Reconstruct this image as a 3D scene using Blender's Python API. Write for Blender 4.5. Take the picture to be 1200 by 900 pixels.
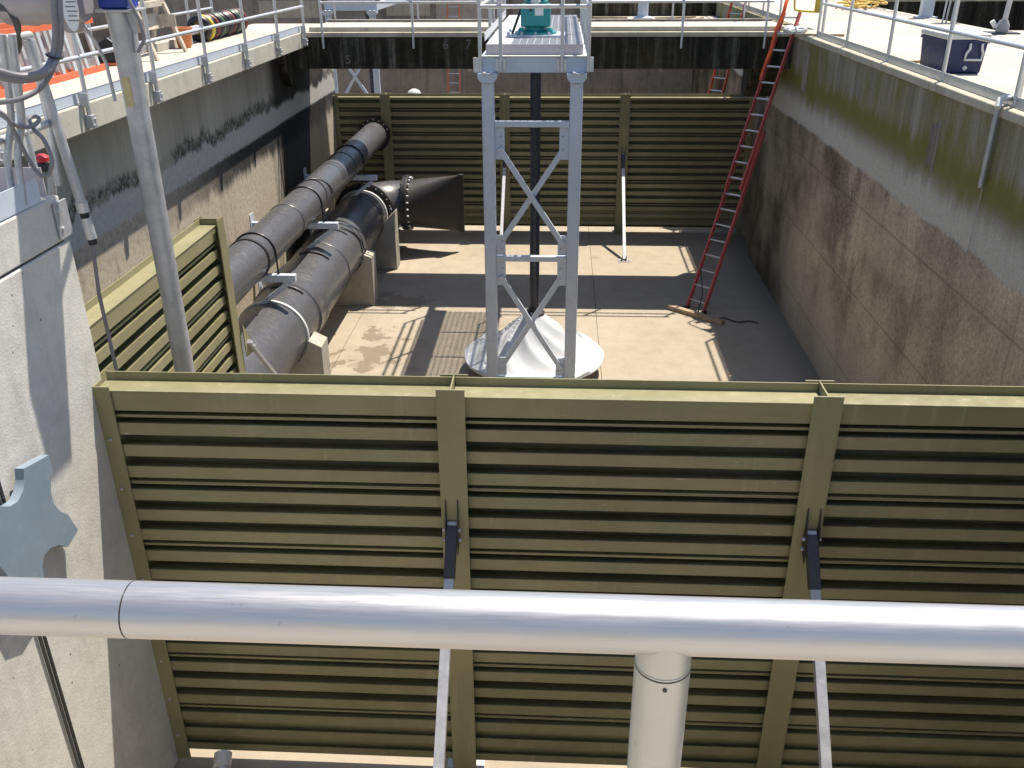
import bpy, bmesh, math, random
from mathutils import Vector, Matrix, noise
random.seed(7)
for o in list(bpy.data.objects): bpy.data.objects.remove(o)
scene = bpy.context.scene
COL = scene.collection
V = Vector

# ------------------------------------------------------------------ camera
CAM_H = 6.45
def cam_axes(p, y, r):
    p, y, r = map(math.radians, (p, y, r))
    f = V((math.sin(y)*math.cos(p), math.cos(y)*math.cos(p), -math.sin(p)))
    ri = V((math.cos(y), -math.sin(y), 0)); up = ri.cross(f)
    return math.cos(r)*ri+math.sin(r)*up, -math.sin(r)*ri+math.cos(r)*up, f
ax, ay, af = cam_axes(25.826, -3.1177, -0.3645)
cd = bpy.data.cameras.new('camera'); cam = bpy.data.objects.new('camera', cd); COL.objects.link(cam)
cd.sensor_fit = 'HORIZONTAL'; cd.sensor_width = 36; cd.lens = 1058.5/1200*36
cd.clip_start = 0.05; cd.clip_end = 1500
cam.matrix_world = Matrix(((ax.x, ay.x, -af.x, 0), (ax.y, ay.y, -af.y, 0), (ax.z, ay.z, -af.z, CAM_H), (0, 0, 0, 1)))
scene.camera = cam

# ------------------------------------------------------------------ sky, sun, exposure
SUN = V((0.29, 0.32, 1.0)).normalized()
w = bpy.data.worlds.new('World'); scene.world = w; w.use_nodes = True
nt = w.node_tree; bg = nt.nodes['Background']
sky = nt.nodes.new('ShaderNodeTexSky'); sky.sky_type = 'NISHITA'; sky.sun_disc = False
sky.sun_elevation = math.asin(SUN.z); sky.sun_rotation = math.atan2(SUN.x, SUN.y)
nt.links.new(sky.outputs[0], bg.inputs[0]); bg.inputs[1].default_value = 0.10
sl = bpy.data.lights.new('sun', 'SUN'); sl.energy = 5.0; sl.angle = math.radians(0.5); sl.color = (1, .915, .79)
so = bpy.data.objects.new('sun', sl); COL.objects.link(so)
so.rotation_euler = SUN.to_track_quat('Z', 'Y').to_euler(); so.location = (0, 0, 40)
scene.view_settings.view_transform = 'Standard'; scene.view_settings.look = 'None'
scene.view_settings.exposure = 0.72; scene.view_settings.gamma = 1.0

# ------------------------------------------------------------------ material helpers
class NT:
    def __init__(s, name):
        s.m = bpy.data.materials.new(name); s.m.use_nodes = True; s.t = s.m.node_tree
        s.b = s.t.nodes['Principled BSDF']
        g = s.t.nodes.new('ShaderNodeNewGeometry'); s.pos = g.outputs['Position']
        s.nrm = g.outputs['Normal']
    def n(s, typ, **kw):
        x = s.t.nodes.new(typ)
        for k, v in kw.items(): setattr(x, k, v)
        return x
    def link(s, a, b): s.t.links.new(a, b)
    def scale(s, sc, off=(0, 0, 0)):
        m = s.n('ShaderNodeMapping'); m.inputs['Scale'].default_value = sc; m.inputs['Location'].default_value = off
        s.link(s.pos, m.inputs[0]); return m.outputs[0]
    def noise(s, sc=(1, 1, 1), scale=1.0, detail=5, rough=.6, off=(0, 0, 0)):
        x = s.n('ShaderNodeTexNoise'); x.inputs['Scale'].default_value = scale; x.inputs['Detail'].default_value = detail
        x.inputs['Roughness'].default_value = rough; s.link(s.scale(sc, off), x.inputs['Vector']); return x.outputs['Fac']
    def ramp(s, fac, stops, interp='LINEAR'):
        r = s.n('ShaderNodeValToRGB'); r.color_ramp.interpolation = interp
        el = r.color_ramp.elements
        while len(el) < len(stops): el.new(.5)
        for e, (p, c) in zip(el, stops):
            e.position = p; e.color = (c[0], c[1], c[2], 1) if hasattr(c, '__len__') else (c, c, c, 1)
        s.link(fac, r.inputs[0]); return r.outputs[0]
    def mix(s, fac, a, b, mode='MIX'):
        x = s.n('ShaderNodeMix', data_type='RGBA', blend_type=mode)
        for sock, v in ((x.inputs[0], fac), (x.inputs[6], a), (x.inputs[7], b)):
            if hasattr(v, 'is_linked'): s.link(v, sock)
            elif hasattr(v, '__len__'): sock.default_value = (*v[:3], 1)
            else: sock.default_value = v
        return x.outputs[2]
    def math(s, op, a, b=0.0, c=0.0):
        x = s.n('ShaderNodeMath', operation=op)
        for i, v in enumerate((a, b, c)):
            if hasattr(v, 'is_linked'): s.link(v, x.inputs[i])
            else: x.inputs[i].default_value = v
        return x.outputs[0]
    def sep(s):
        x = s.n('ShaderNodeSeparateXYZ'); s.link(s.pos, x.inputs[0]); return x.outputs
    def mapr(s, v, a, b, lo=0.0, hi=1.0, smooth=True):
        x = s.n('ShaderNodeMapRange'); x.interpolation_type = 'SMOOTHSTEP' if smooth else 'LINEAR'
        s.link(v, x.inputs[0])
        for i, q in enumerate((a, b, lo, hi)): x.inputs[i+1].default_value = q
        return x.outputs[0]
    def bump(s, h, strength=.3, dist=.01):
        x = s.n('ShaderNodeBump'); x.inputs['Strength'].default_value = strength; x.inputs['Distance'].default_value = dist
        s.link(h, x.inputs['Height']); s.link(x.outputs[0], s.b.inputs['Normal'])
    def done(s, col=None, rough=.8, metal=0.0, spec=None):
        if col is not None:
            if hasattr(col, 'is_linked'): s.link(col, s.b.inputs['Base Color'])
            else: s.b.inputs['Base Color'].default_value = (*col, 1)
        if hasattr(rough, 'is_linked'): s.link(rough, s.b.inputs['Roughness'])
        else: s.b.inputs['Roughness'].default_value = rough
        s.b.inputs['Metallic'].default_value = metal
        if spec is not None: s.b.inputs['Specular IOR Level'].default_value = spec
        return s.m

def simple(name, c, rough=.5, metal=0.0, var=.25, vs=6.0, dirt=None, bump=0.0, spec=None, streak=False):
    """painted, plastic or metal surface: colour with uneven tone, faint dust and a little relief"""
    t = NT(name)
    n1 = t.noise(scale=vs, detail=6, rough=.65); n2 = t.noise(sc=(1, 1, .12) if streak else (1, 1, 1), scale=vs*5, detail=3)
    d = tuple(x*(1-var) for x in c); l = tuple(min(1, x*(1+var*.6)) for x in c)
    col = t.ramp(n1, [(.3, d), (.7, l)])
    if dirt: col = t.mix(t.mapr(n2, .55, .8, 0, .55), col, dirt)
    if bump: t.bump(t.noise(scale=vs*12, detail=4), bump, .004)
    r = t.mapr(n2, .2, .8, max(.05, rough-.1), min(1, rough+.12))
    return t.done(col, r, metal, spec)

def concrete(name, c, dark=.72, light=1.12, speck=.5, stain=None, stainamt=.5, bump=.35):
    t = NT(name)
    n1 = t.noise(scale=.55, detail=7, rough=.62); n2 = t.noise(scale=5, detail=8, rough=.7); n3 = t.noise(scale=60, detail=3)
    col = t.ramp(n1, [(.28, tuple(x*dark for x in c)), (.5, c), (.75, tuple(x*light for x in c))])
    col = t.mix(speck, col, t.ramp(n2, [(.3, .72), (.55, 1.0), (.8, 1.1)]), 'MULTIPLY')
    col = t.mix(speck*.5, col, t.ramp(n3, [(.3, .7), (.6, 1.05)]), 'MULTIPLY')
    if stain:
        s1 = t.noise(sc=(2.2, 2.2, .22), scale=1.6, detail=6, rough=.7)
        col = t.mix(t.mapr(s1, .48, .72, 0, stainamt), col, stain)
    v = t.n('ShaderNodeTexVoronoi'); v.inputs['Scale'].default_value = 22; t.link(t.scale((1, 1, 1)), v.inputs['Vector'])
    pits = t.mapr(v.outputs['Distance'], .0, .12, 0, 1)
    col = t.mix(.35, col, t.ramp(pits, [(0, .55), (1, 1.0)]), 'MULTIPLY')
    v2 = t.n('ShaderNodeTexVoronoi'); v2.inputs['Scale'].default_value = 7; t.link(t.scale((1, 1, 1)), v2.inputs['Vector'])
    holes = t.math('MULTIPLY', t.mapr(v2.outputs['Distance'], .05, .075, 1, 0), t.mapr(n1, .45, .6, 0, .9))
    col = t.mix(holes, col, tuple(x*.3 for x in c))
    t.bump(t.math('SUBTRACT', t.math('ADD', t.math('MULTIPLY', n2, .8), t.math('MULTIPLY', n3, .35)), holes), bump, .012)
    return t.done(col, .88, 0, .25)

M = {}
M['deck'] = concrete('deck_concrete', (.47, .435, .37), .86, 1.06, .4, (.36, .33, .28), .25)
M['coping'] = concrete('coping_concrete', (.46, .43, .34), .75, 1.1, .6, (.22, .2, .12), .5)
M['fascia'] = concrete('fascia_concrete', (.47, .45, .38), .85, 1.1, .5, (.27, .25, .2), .4)
M['pier'] = concrete('pier_concrete', (.57, .56, .52), .8, 1.08, .6, (.38, .37, .33), .45, .5)
M['block'] = concrete('support_concrete', (.4, .37, .31), .8, 1.1, .7, (.2, .17, .13), .4)
M['far_wall'] = concrete('far_wall_concrete', (.26, .23, .2), .6, 1.25, .8, (.09, .08, .06), .7)
M['ground'] = concrete('ground_gravel', (.3, .28, .23), .7, 1.1, .8)

def floor_mat():
    t = NT('basin_floor_concrete')
    X, Y, Z = t.sep()
    n1 = t.noise(scale=.5, detail=7); n2 = t.noise(scale=3.5, detail=8, rough=.72); n3 = t.noise(scale=45, detail=3)
    col = t.ramp(n1, [(.25, (.30, .252, .19)), (.5, (.345, .295, .228)), (.78, (.385, .335, .265))])
    col = t.mix(.55, col, t.ramp(n2, [(.3, .74), (.55, 1.0), (.8, 1.08)]), 'MULTIPLY')
    col = t.mix(.3, col, t.ramp(n3, [(.3, .75), (.6, 1.03)]), 'MULTIPLY')
    # damp patches with an outline of their own beside the large pipe
    dx = t.math('DIVIDE', t.math('ADD', X, 3.25), .62); dy = t.math('DIVIDE', t.math('ADD', Y, -14.5), 1.35)
    d = t.math('SQRT', t.math('ADD', t.math('MULTIPLY', dx, dx), t.math('MULTIPLY', dy, dy)))
    wet = t.mapr(t.math('ADD', t.noise(scale=1.9, detail=5, rough=.6), t.math('MULTIPLY', d, -.17)), .42, .44, 0, 1)
    wet2 = t.mapr(t.noise(scale=.75, detail=6, off=(3, 7, 0)), .66, .69, 0, .6)
    dx = t.math('DIVIDE', t.math('ADD', X, 3.2), 1.1); dy = t.math('DIVIDE', t.math('ADD', Y, -17.05), .5)
    d = t.math('SQRT', t.math('ADD', t.math('MULTIPLY', dx, dx), t.math('MULTIPLY', dy, dy)))
    wet3 = t.mapr(t.math('ADD', t.noise(scale=2.2, detail=5), t.math('MULTIPLY', d, -.2)), .36, .4, 0, 1)
    wetall = t.math('MAXIMUM', t.math('MAXIMUM', wet, wet2), wet3)
    col = t.mix(t.math('MULTIPLY', wetall, .6), col, (.15, .11, .072))
    silt = t.mapr(t.noise(sc=(1, .35, 1), scale=2.3, detail=9, rough=.72, off=(8, 4, 0)), .52, .74, 0, .3)
    col = t.mix(silt, col, (.21, .165, .115))
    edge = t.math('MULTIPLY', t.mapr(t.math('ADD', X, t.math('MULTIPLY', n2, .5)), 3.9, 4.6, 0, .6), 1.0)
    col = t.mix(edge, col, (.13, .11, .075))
    grit = t.mapr(t.noise(scale=38, detail=3, rough=.7, off=(1, 9, 0)), .70, .74, 0, .7)
    col = t.mix(grit, col, (.12, .09, .06))
    t.bump(t.math('ADD', n2, t.math('MULTIPLY', n3, .3)), .22, .01)
    return t.done(col, t.mapr(wetall, 0, 1, .85, .45), 0, .25)
M['floor'] = floor_mat()

def right_wall_mat():
    t = NT('algae_stained_wall')
    X, Y, Z = t.sep()
    st = t.noise(sc=(2.6, 2.6, .16), scale=1.7, detail=7, rough=.7)
    big = t.noise(scale=.8, detail=6); fine = t.noise(scale=19, detail=8, rough=.8); gr = t.noise(scale=55, detail=2)
    zz = t.math('ADD', Z, t.math('MULTIPLY', t.math('SUBTRACT', st, .5), .55))
    zb = t.math('ADD', Z, t.math('MULTIPLY', t.math('SUBTRACT', fine, .5), .12))
    up = t.ramp(st, [(.32, (.16, .15, .10)), (.48, (.23, .215, .155)), (.64, (.33, .31, .26))])
    alg = t.math('MULTIPLY', t.mapr(t.noise(sc=(1, 1, .35), scale=1.5, detail=6, rough=.7), .40, .6, 0, 1), t.mapr(t.noise(scale=.5, off=(4, 2, 9)), .38, .6, .1, 1))
    alg = t.math('MAXIMUM', alg, t.math('MULTIPLY', t.mapr(zz, 3.9, 4.15, 0, 1), t.mapr(zz, 4.25, 4.5, 1, 0)))
    up = t.mix(t.math('MULTIPLY', alg, .85), up, (.165, .155, .03))
    band = t.mix(t.mapr(fine, .3, .7, 0, 1), (.42, .41, .36), (.52, .50, .45))
    low = t.ramp(big, [(.3, (.19, .155, .13)), (.45, (.35, .295, .245)), (.62, (.45, .39, .32)), (.8, (.5, .44, .36))])
    low = t.mix(.8, low, t.ramp(fine, [(.32, .5), (.5, 1.15), (.7, 1.6)]), 'MULTIPLY')
    low = t.mix(.6, low, (1.0, .95, .80), 'MULTIPLY')
    blot = t.math('MULTIPLY', t.mapr(t.noise(sc=(1, 1, .6), scale=.55, detail=7, rough=.68, off=(1.5, 5, 2)), .47, .6, 0, 1), t.mapr(Y, 9.5, 12.5, .15, 1))
    blot = t.math('MULTIPLY', blot, t.mapr(Z, .9, 1.9, .25, 1))
    low = t.mix(t.math('MULTIPLY', blot, t.mapr(fine, .3, .62, .95, .45)), low, (.065, .045, .036))
    bright = t.mapr(zz, .1, 2.2, .65, 0)
    low = t.mix(bright, low, t.mix(fine, (.36, .31, .24), (.48, .42, .33)))
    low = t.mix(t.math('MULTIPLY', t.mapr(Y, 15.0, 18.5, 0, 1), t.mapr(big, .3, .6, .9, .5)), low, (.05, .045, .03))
    col = t.mix(t.mapr(t.math('ADD', zb, t.math('MULTIPLY', t.math('SUBTRACT', big, .5), .18)), 3.46, 3.53, 0, 1), low, band)
    col = t.mix(t.mapr(zz, 3.72, 4.05, 0, 1), col, up)
    # formwork joints
    def line(coord, step, wdt, off):
        fr = t.math('ABSOLUTE', t.math('SUBTRACT', t.math('FRACT', t.math('DIVIDE', t.math('ADD', coord, off), step)), .5))
        return t.mapr(fr, 0, wdt/step, 1, 0)
    j = t.math('MULTIPLY', t.mapr(Z, 3.3, 3.45, 1, 0), t.math('MAXIMUM', line(t.math('ADD', Z, t.math('MULTIPLY', fine, .02)), 1.22, .028, .02), line(t.math('ADD', Y, t.math('MULTIPLY', fine, .03)), 2.44, .02, .3)))
    col = t.mix(t.math('MULTIPLY', t.math('MULTIPLY', j, .5), t.mapr(fine, .35, .6, .1, 1)), col, (.05, .04, .03))
    col = t.mix(.5, col, t.ramp(gr, [(.3, .62), (.62, 1.1)]), 'MULTIPLY')
    t.bump(t.math('ADD', t.math('MULTIPLY', fine, 1.2), t.math('MULTIPLY', gr, .4)), .6, .015)
    return t.done(col, .9, 0, .2)
M['right_wall'] = right_wall_mat()

def left_wall_mat():
    t = NT('waterline_stained_wall')
    X, Y, Z = t.sep()
    st = t.math('ADD', t.math('MULTIPLY', t.noise(sc=(2.6, 2.6, .12), scale=.9, detail=3, rough=.5), .55), t.math('MULTIPLY', t.noise(sc=(2.6, 2.6, .1), scale=3.1, detail=7, rough=.75, off=(2, 1, 0)), .45))
    fine = t.noise(scale=12, detail=7, rough=.72); big = t.noise(scale=.6, detail=6); gr = t.noise(scale=55, detail=2)
    zz = t.math('ADD', Z, t.math('MULTIPLY', t.math('SUBTRACT', st, .5), .75))
    zb = t.math('ADD', Z, t.math('MULTIPLY', t.math('SUBTRACT', fine, .5), .1))
    up = t.ramp(big, [(.3, (.30, .28, .225)), (.6, (.40, .375, .305)), (.8, (.46, .43, .36))])
    up = t.mix(.7, up, t.ramp(st, [(.3, .6), (.6, 1.1)]), 'MULTIPLY')
    low = t.ramp(fine, [(.25, (.3, .25, .18)), (.5, (.47, .41, .32)), (.75, (.56, .5, .41))])
    low = t.mix(t.mapr(st, .53, .68, 0, .75), low, (.13, .105, .08))
    band = t.ramp(fine, [(.3, (.36, .35, .32)), (.7, (.48, .46, .42))])
    black = t.ramp(fine, [(.3, (.016, .016, .015)), (.7, (.06, .058, .052))])
    farfade = t.mapr(Y, 10.5, 15.5, .12, 1)
    # waterline: a thin black tide mark, a pale rinsed band, then black growth running down in drips
    col = t.mix(t.math('MULTIPLY', t.mapr(zz, 2.85, 3.08, 0, 1), t.math('MULTIPLY', farfade, t.mapr(big, .35, .5, .75, 1))), low, black)
    col = t.mix(t.math('MULTIPLY', t.mapr(zb, 3.36, 3.42, 0, 1), 1.0), col, band)
    tide = t.math('MULTIPLY', t.mapr(zz, 3.70, 3.76, 0, 1), t.mapr(zz, 3.86, 3.98, 1, 0))
    col = t.mix(t.mapr(zz, 3.7, 3.8, 0, 1), col, up)
    col = t.mix(t.math('MULTIPLY', tide, t.math('MULTIPLY', t.mapr(fine, .35, .6, .2, .95), t.mapr(t.noise(scale=1.4, off=(6, 0, 3)), .36, .52, .25, 1))), col, (.03, .03, .026))
    # near the cross wall the growth takes everything but the rinsed band
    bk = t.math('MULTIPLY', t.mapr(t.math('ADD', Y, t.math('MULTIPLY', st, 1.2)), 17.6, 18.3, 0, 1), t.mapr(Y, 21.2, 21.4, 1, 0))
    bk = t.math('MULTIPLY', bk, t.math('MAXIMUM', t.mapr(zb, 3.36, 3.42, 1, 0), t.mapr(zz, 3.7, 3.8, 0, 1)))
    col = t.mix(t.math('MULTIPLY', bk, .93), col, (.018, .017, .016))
    col = t.mix(.4, col, t.ramp(gr, [(.3, .65), (.62, 1.1)]), 'MULTIPLY')
    t.bump(t.math('ADD', fine, t.math('MULTIPLY', gr, .4)), .5, .012)
    return t.done(col, .9, 0, .2)
M['left_wall'] = left_wall_mat()

def beam_mat():
    t = NT('black_stained_beam')
    st = t.noise(sc=(2.2, 2.2, .12), scale=2.4, detail=7, rough=.7); fine = t.noise(scale=10, detail=7, rough=.75); big = t.noise(scale=.7, detail=5, off=(2, 0, 0))
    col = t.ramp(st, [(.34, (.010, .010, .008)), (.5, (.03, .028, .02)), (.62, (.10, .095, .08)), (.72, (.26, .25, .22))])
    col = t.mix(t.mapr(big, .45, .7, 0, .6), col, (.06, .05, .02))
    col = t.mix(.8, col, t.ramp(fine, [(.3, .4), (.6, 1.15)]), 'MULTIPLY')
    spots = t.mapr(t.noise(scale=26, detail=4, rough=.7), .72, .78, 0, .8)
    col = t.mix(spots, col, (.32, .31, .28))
    t.bump(fine, .5, .012); return t.done(col, .9, 0, .2)
M['beam'] = beam_mat()

def olive_mat():
    t = NT('olive_fibreglass')
    oi_ = t.n('ShaderNodeObjectInfo').outputs['Random']
    n1 = t.noise(scale=1.3, detail=7, rough=.65); st = t.noise(sc=(5, 5, .35), scale=2.2, detail=6, rough=.7)
    hz_ = t.noise(sc=(.5, .5, 9), scale=3.0, detail=4, rough=.7); sc_ = t.noise(sc=(1.2, 1.2, 14), scale=6, detail=3, rough=.6, off=(3, 1, 0))
    col = t.ramp(n1, [(.28, (.19, .178, .096)), (.52, (.235, .218, .12)), (.75, (.275, .253, .145))])
    col = t.mix(.55, col, t.ramp(oi_, [(0, .82), (.5, 1.0), (1, 1.12)]), 'MULTIPLY')
    col = t.mix(t.mapr(st, .54, .74, 0, .5), col, (.355, .33, .21))
    col = t.mix(t.mapr(hz_, .58, .78, 0, .35), col, (.17, .15, .075))
    scr = t.math('MULTIPLY', t.mapr(sc_, .68, .74, 0, .8), t.mapr(t.noise(scale=.9, off=(7, 3, 1)), .5, .62, 0, 1))
    col = t.mix(scr, col, (.55, .53, .44))
    return t.done(col, t.mapr(st, .3, .7, .34, .56), 0, .5)
M['olive'] = olive_mat()
M['steel_grey'] = simple('grey_painted_steel', (.50, .56, .64), .42, .0, .07, 3, (.33, .36, .4))
M['alu'] = simple('brushed_aluminium', (.60, .61, .63), .38, .55, .12, 5, (.45, .45, .45))
M['galv'] = simple('galvanised_steel', (.47, .475, .50), .45, .5, .22, 9, (.6, .6, .6))
def satin(name, c, r, m_):
    t = NT(name); sc_ = t.noise(sc=(.4, 9, 9), scale=60, detail=3); sp_ = t.noise(scale=120, detail=2); du = t.noise(scale=9, detail=5)
    col = t.mix(t.mapr(sp_, .70, .76, 0, .35), c, tuple(x*.55 for x in c))
    col = t.mix(t.mapr(du, .5, .75, 0, .25), col, tuple(x*.85 for x in c))
    return t.done(col, t.math('ADD', t.mapr(sc_, .3, .7, r-.05, r+.05), t.mapr(du, .4, .7, 0, .06)), m_)
M['rail_near'] = satin('satin_aluminium', (.50, .495, .50), .36, .75)
M['post_near'] = satin('satin_aluminium_post', (.52, .51, .47), .42, .55)
M['hdpe'] = simple('black_polyethylene', (.078, .078, .084), .34, 0, .10, 2.5, (.15, .145, .135), .05, .55)
M['rubber'] = simple('black_rubber', (.018, .017, .018), .55, 0, .3, 3, (.05, .045, .04))
M['rubber_worn'] = simple('dusty_rubber', (.022, .019, .018), .6, 0, .25, 3, (.04, .034, .03))
M['black'] = simple('black_paint', (.015, .015, .018), .4, 0, .2, 6)
M['shaft'] = simple('dark_shaft_paint', (.022, .028, .042), .3, 0, .08, 2)
M['white_frp'] = simple('white_gelcoat', (.54, .555, .575), .3, 0, .04, 2, (.52, .53, .54))
M['teal'] = simple('teal_paint', (.012, .25, .26), .35, 0, .12, 6, (.08, .3, .3))
M['blue'] = simple('blue_paint', (.01, .04, .30), .4, 0, .3, 9)
M['orange'] = simple('orange_fibreglass', (.66, .14, .055), .5, 0, .15, 6, (.6, .25, .15))
M['red'] = simple('red_fibreglass', (.46, .095, .085), .5, 0, .2, 6, (.5, .27, .24))
M['strap'] = simple('orange_strap', (.78, .12, .03), .7, 0, .2, 8)
M['navy'] = simple('navy_plastic', (.007, .014, .08), .5, 0, .2, 6, (.04, .05, .12))
M['white_pl'] = simple('white_plastic', (.6, .61, .6), .4, 0, .08, 5, (.55, .54, .5))
M['wood'] = simple('weathered_wood', (.50, .44, .36), .8, 0, .3, 8, (.3, .25, .2), .3)
M['timber'] = simple('pale_timber', (.36, .27, .17), .8, 0, .3, 7, (.2, .15, .1), .3)
M['yellow'] = simple('yellow_paint', (.62, .46, .05), .45, 0, .2, 8)
M['rope'] = simple('yellow_rope', (.65, .45, .12), .8, 0, .3, 20)
M['cable'] = simple('grey_cable', (.19, .185, .21), .45, 0, .2, 6)
M['cable_dark'] = simple('dark_cable', (.045, .045, .05), .5, 0, .2, 6)
M['housing'] = simple('grey_housing', (.33, .31, .33), .45, .15, .15, 5, (.42, .4, .38))
M['tag'] = simple('white_tag', (.72, .73, .74), .5, 0, .05, 10)
M['tag_ink'] = simple('tag_ink', (.2, .2, .22), .6)
M['sticker'] = simple('tan_sticker', (.55, .45, .24), .6, 0, .2, 20)
M['clay'] = simple('clay_orange', (.55, .19, .07), .75, 0, .2, 8)
M['maroon'] = simple('maroon_plastic', (.16, .025, .03), .5)
M['green'] = simple('green_plastic', (.04, .12, .05), .5)
M['mauve'] = simple('grey_panel', (.33, .29, .30), .7, 0, .12, 6)
M['chalk'] = simple('faded_chalk', (.17, .165, .15), .95, 0, .4, 30)
M['redcap'] = simple('red_cap', (.6, .03, .04), .4)
M['plate'] = simple('blue_grey_plate', (.20, .255, .31), .45, 0, .08, 4, (.26, .31, .36))
M['grating'] = simple('pale_grating', (.50, .51, .54), .55, .1, .08, 8)
M['mauve_edge'] = simple('lavender_trim', (.46, .42, .45), .6, 0, .06, 6)

# ------------------------------------------------------------------ mesh helpers
class MB:
    def __init__(s): s.v = []; s.f = []
    def quad_strip(s, r0, r1, n, close=True):
        for i in range(n if close else n-1):
            s.f.append((r0+i, r0+(i+1) % n, r1+(i+1) % n, r1+i))
    def box(s, a, b):
        x0, y0, z0 = [min(p, q) for p, q in zip(a, b)]; x1, y1, z1 = [max(p, q) for p, q in zip(a, b)]
        return s.obox(V(((x0+x1)/2, (y0+y1)/2, (z0+z1)/2)), V((1, 0, 0)), V((0, 1, 0)), V((0, 0, 1)), (x1-x0)/2, (y1-y0)/2, (z1-z0)/2)
    def obox(s, c, u, v, w_, a, b, h):
        c = V(c); k = len(s.v)
        for q in (-1, 1):
            for (i, j) in ((-1, -1), (1, -1), (1, 1), (-1, 1)): s.v.append(c+u*a*i+v*b*j+w_*h*q)
        s.f += [(k+3, k+2, k+1, k), (k+4, k+5, k+6, k+7)]
        s.quad_strip(k, k+4, 4); return s
    def bar(s, p, q, a, b, up=V((0, 0, 1))):
        """rectangular bar from p to q, width a (across) and b (along 'up')"""
        p, q = V(p), V(q); d = (q-p); L = d.length; d.normalize()
        x = d.cross(up)
        if x.length < 1e-4: x = d.cross(V((0, 1, 0)))
        x.normalize(); y = x.cross(d)
        return s.obox((p+q)/2, x, y, d, a/2, b/2, L/2)
    def tube(s, pts, r, n=12, cap=True):
        pts = [V(p) for p in pts]; rr = r if hasattr(r, '__len__') else [r]*len(pts)
        rings = []; prev = None
        for i, p in enumerate(pts):
            d = (pts[min(i+1, len(pts)-1)]-pts[max(i-1, 0)]).normalized()
            if prev is None:
                x = d.cross(V((0, 0, 1)))
                if x.length < 1e-3: x = d.cross(V((0, 1, 0)))
            else: x = prev-d*prev.dot(d)
            x.normalize(); prev = x; y = d.cross(x)
            k = len(s.v); rings.append(k)
            for j in range(n):
                t = 2*math.pi*j/n; s.v.append(p+(x*math.cos(t)+y*math.sin(t))*rr[i])
        for a, b in zip(rings, rings[1:]): s.quad_strip(a, b, n)
        if cap:
            s.f.append(tuple(rings[0]+j for j in range(n))[::-1]); s.f.append(tuple(rings[-1]+j for j in range(n)))
        return s
    def prism(s, poly, e):
        """closed polygon (3D points) extruded by vector e"""
        k = len(s.v); n = len(poly); e = V(e)
        s.v += [V(p) for p in poly]; s.v += [V(p)+e for p in poly]
        s.f.append(tuple(range(k, k+n))[::-1]); s.f.append(tuple(range(k+n, k+2*n))); s.quad_strip(k, k+n, n); return s
    def strip(s, front, back, e):
        """thin sheet: front and back outlines (same length) pushed along e"""
        n = len(front); k = len(s.v); e = V(e)
        for q in (V((0, 0, 0)), e):
            s.v += [V(p)+q for p in front]; s.v += [V(p)+q for p in back]
        for i in range(n-1):
            s.f.append((k+i, k+i+1, k+2*n+i+1, k+2*n+i)); s.f.append((k+n+i+1, k+n+i, k+3*n+i, k+3*n+i+1))
            s.f.append((k+i+1, k+i, k+n+i, k+n+i+1)); s.f.append((k+2*n+i, k+2*n+i+1, k+3*n+i+1, k+3*n+i))
        s.f.append((k, k+2*n, k+3*n, k+n)); s.f.append((k+n-1, k+2*n-1, k+4*n-1, k+3*n-1)); return s
    def lathe(s, c, prof, n=24, axis=V((0, 0, 1))):
        c = V(c); axis = axis.normalized(); x = axis.orthogonal().normalized(); y = axis.cross(x); rings = []
        for (r, h) in prof:
            rings.append(len(s.v))
            for j in range(n):
                t = 2*math.pi*j/n; s.v.append(c+axis*h+(x*math.cos(t)+y*math.sin(t))*max(r, 1e-4))
        for a, b in zip(rings, rings[1:]): s.quad_strip(a, b, n)
        s.f.append(tuple(rings[0]+j for j in range(n))[::-1]); s.f.append(tuple(rings[-1]+j for j in range(n))); return s
    def torus(s, c, R, r, axis=V((0, 0, 1)), n=32, m=8):
        axis = axis.normalized(); x = axis.orthogonal().normalized(); y = axis.cross(x); c = V(c); rings = []
        for i in range(n):
            t = 2*math.pi*i/n; d = x*math.cos(t)+y*math.sin(t); rings.append(len(s.v))
            for j in range(m):
                p = 2*math.pi*j/m; s.v.append(c+d*(R+r*math.cos(p))+axis*r*math.sin(p))
        for i in range(n): s.quad_strip(rings[i], rings[(i+1) % n], m)
        return s

def thing(name, label, cat, loc, group=None):
    o = bpy.data.objects.new(name, None); COL.objects.link(o); o.location = loc
    o.empty_display_size = .2; o['label'] = label; o['category'] = cat
    if group: o['group'] = group
    return o
def root_loc(p):
    l = V((0, 0, 0))
    while p is not None: l += p.location; p = p.parent
    return l
def obj(name, mb, mat, parent=None, label=None, bevel=0.0, smooth=True, loc=None):
    base = root_loc(parent) if parent else V((0, 0, 0))
    if loc is not None: base = V(loc)
    me = bpy.data.meshes.new(name); me.from_pydata([tuple(p-base) for p in mb.v], [], mb.f)
    bm = bmesh.new(); bm.from_mesh(me); bmesh.ops.recalc_face_normals(bm, faces=bm.faces); bm.to_mesh(me); bm.free()
    me.materials.append(M[mat] if isinstance(mat, str) else mat)
    if smooth:
        for p in me.polygons: p.use_smooth = True
        me.set_sharp_from_angle(angle=math.radians(35))
    o = bpy.data.objects.new(name, me); COL.objects.link(o)
    if parent: o.parent = parent
    elif loc is not None: o.location = base
    if label: o['label'] = label
    if bevel:
        b = o.modifiers.new('edge', 'BEVEL'); b.width = bevel; b.segments = 2; b.limit_method = 'ANGLE'; b.harden_normals = True
    return o
def tag(o, label, cat, group=None):
    o['label'] = label; o['category'] = cat
    if group: o['group'] = group
    return o
def struct(o): o['kind'] = 'structure'; return o
def clone(o, parent, dloc):
    c = o.copy(); COL.objects.link(c); c.parent = parent; c.location = V(o.location)+V(dloc); return c

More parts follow.
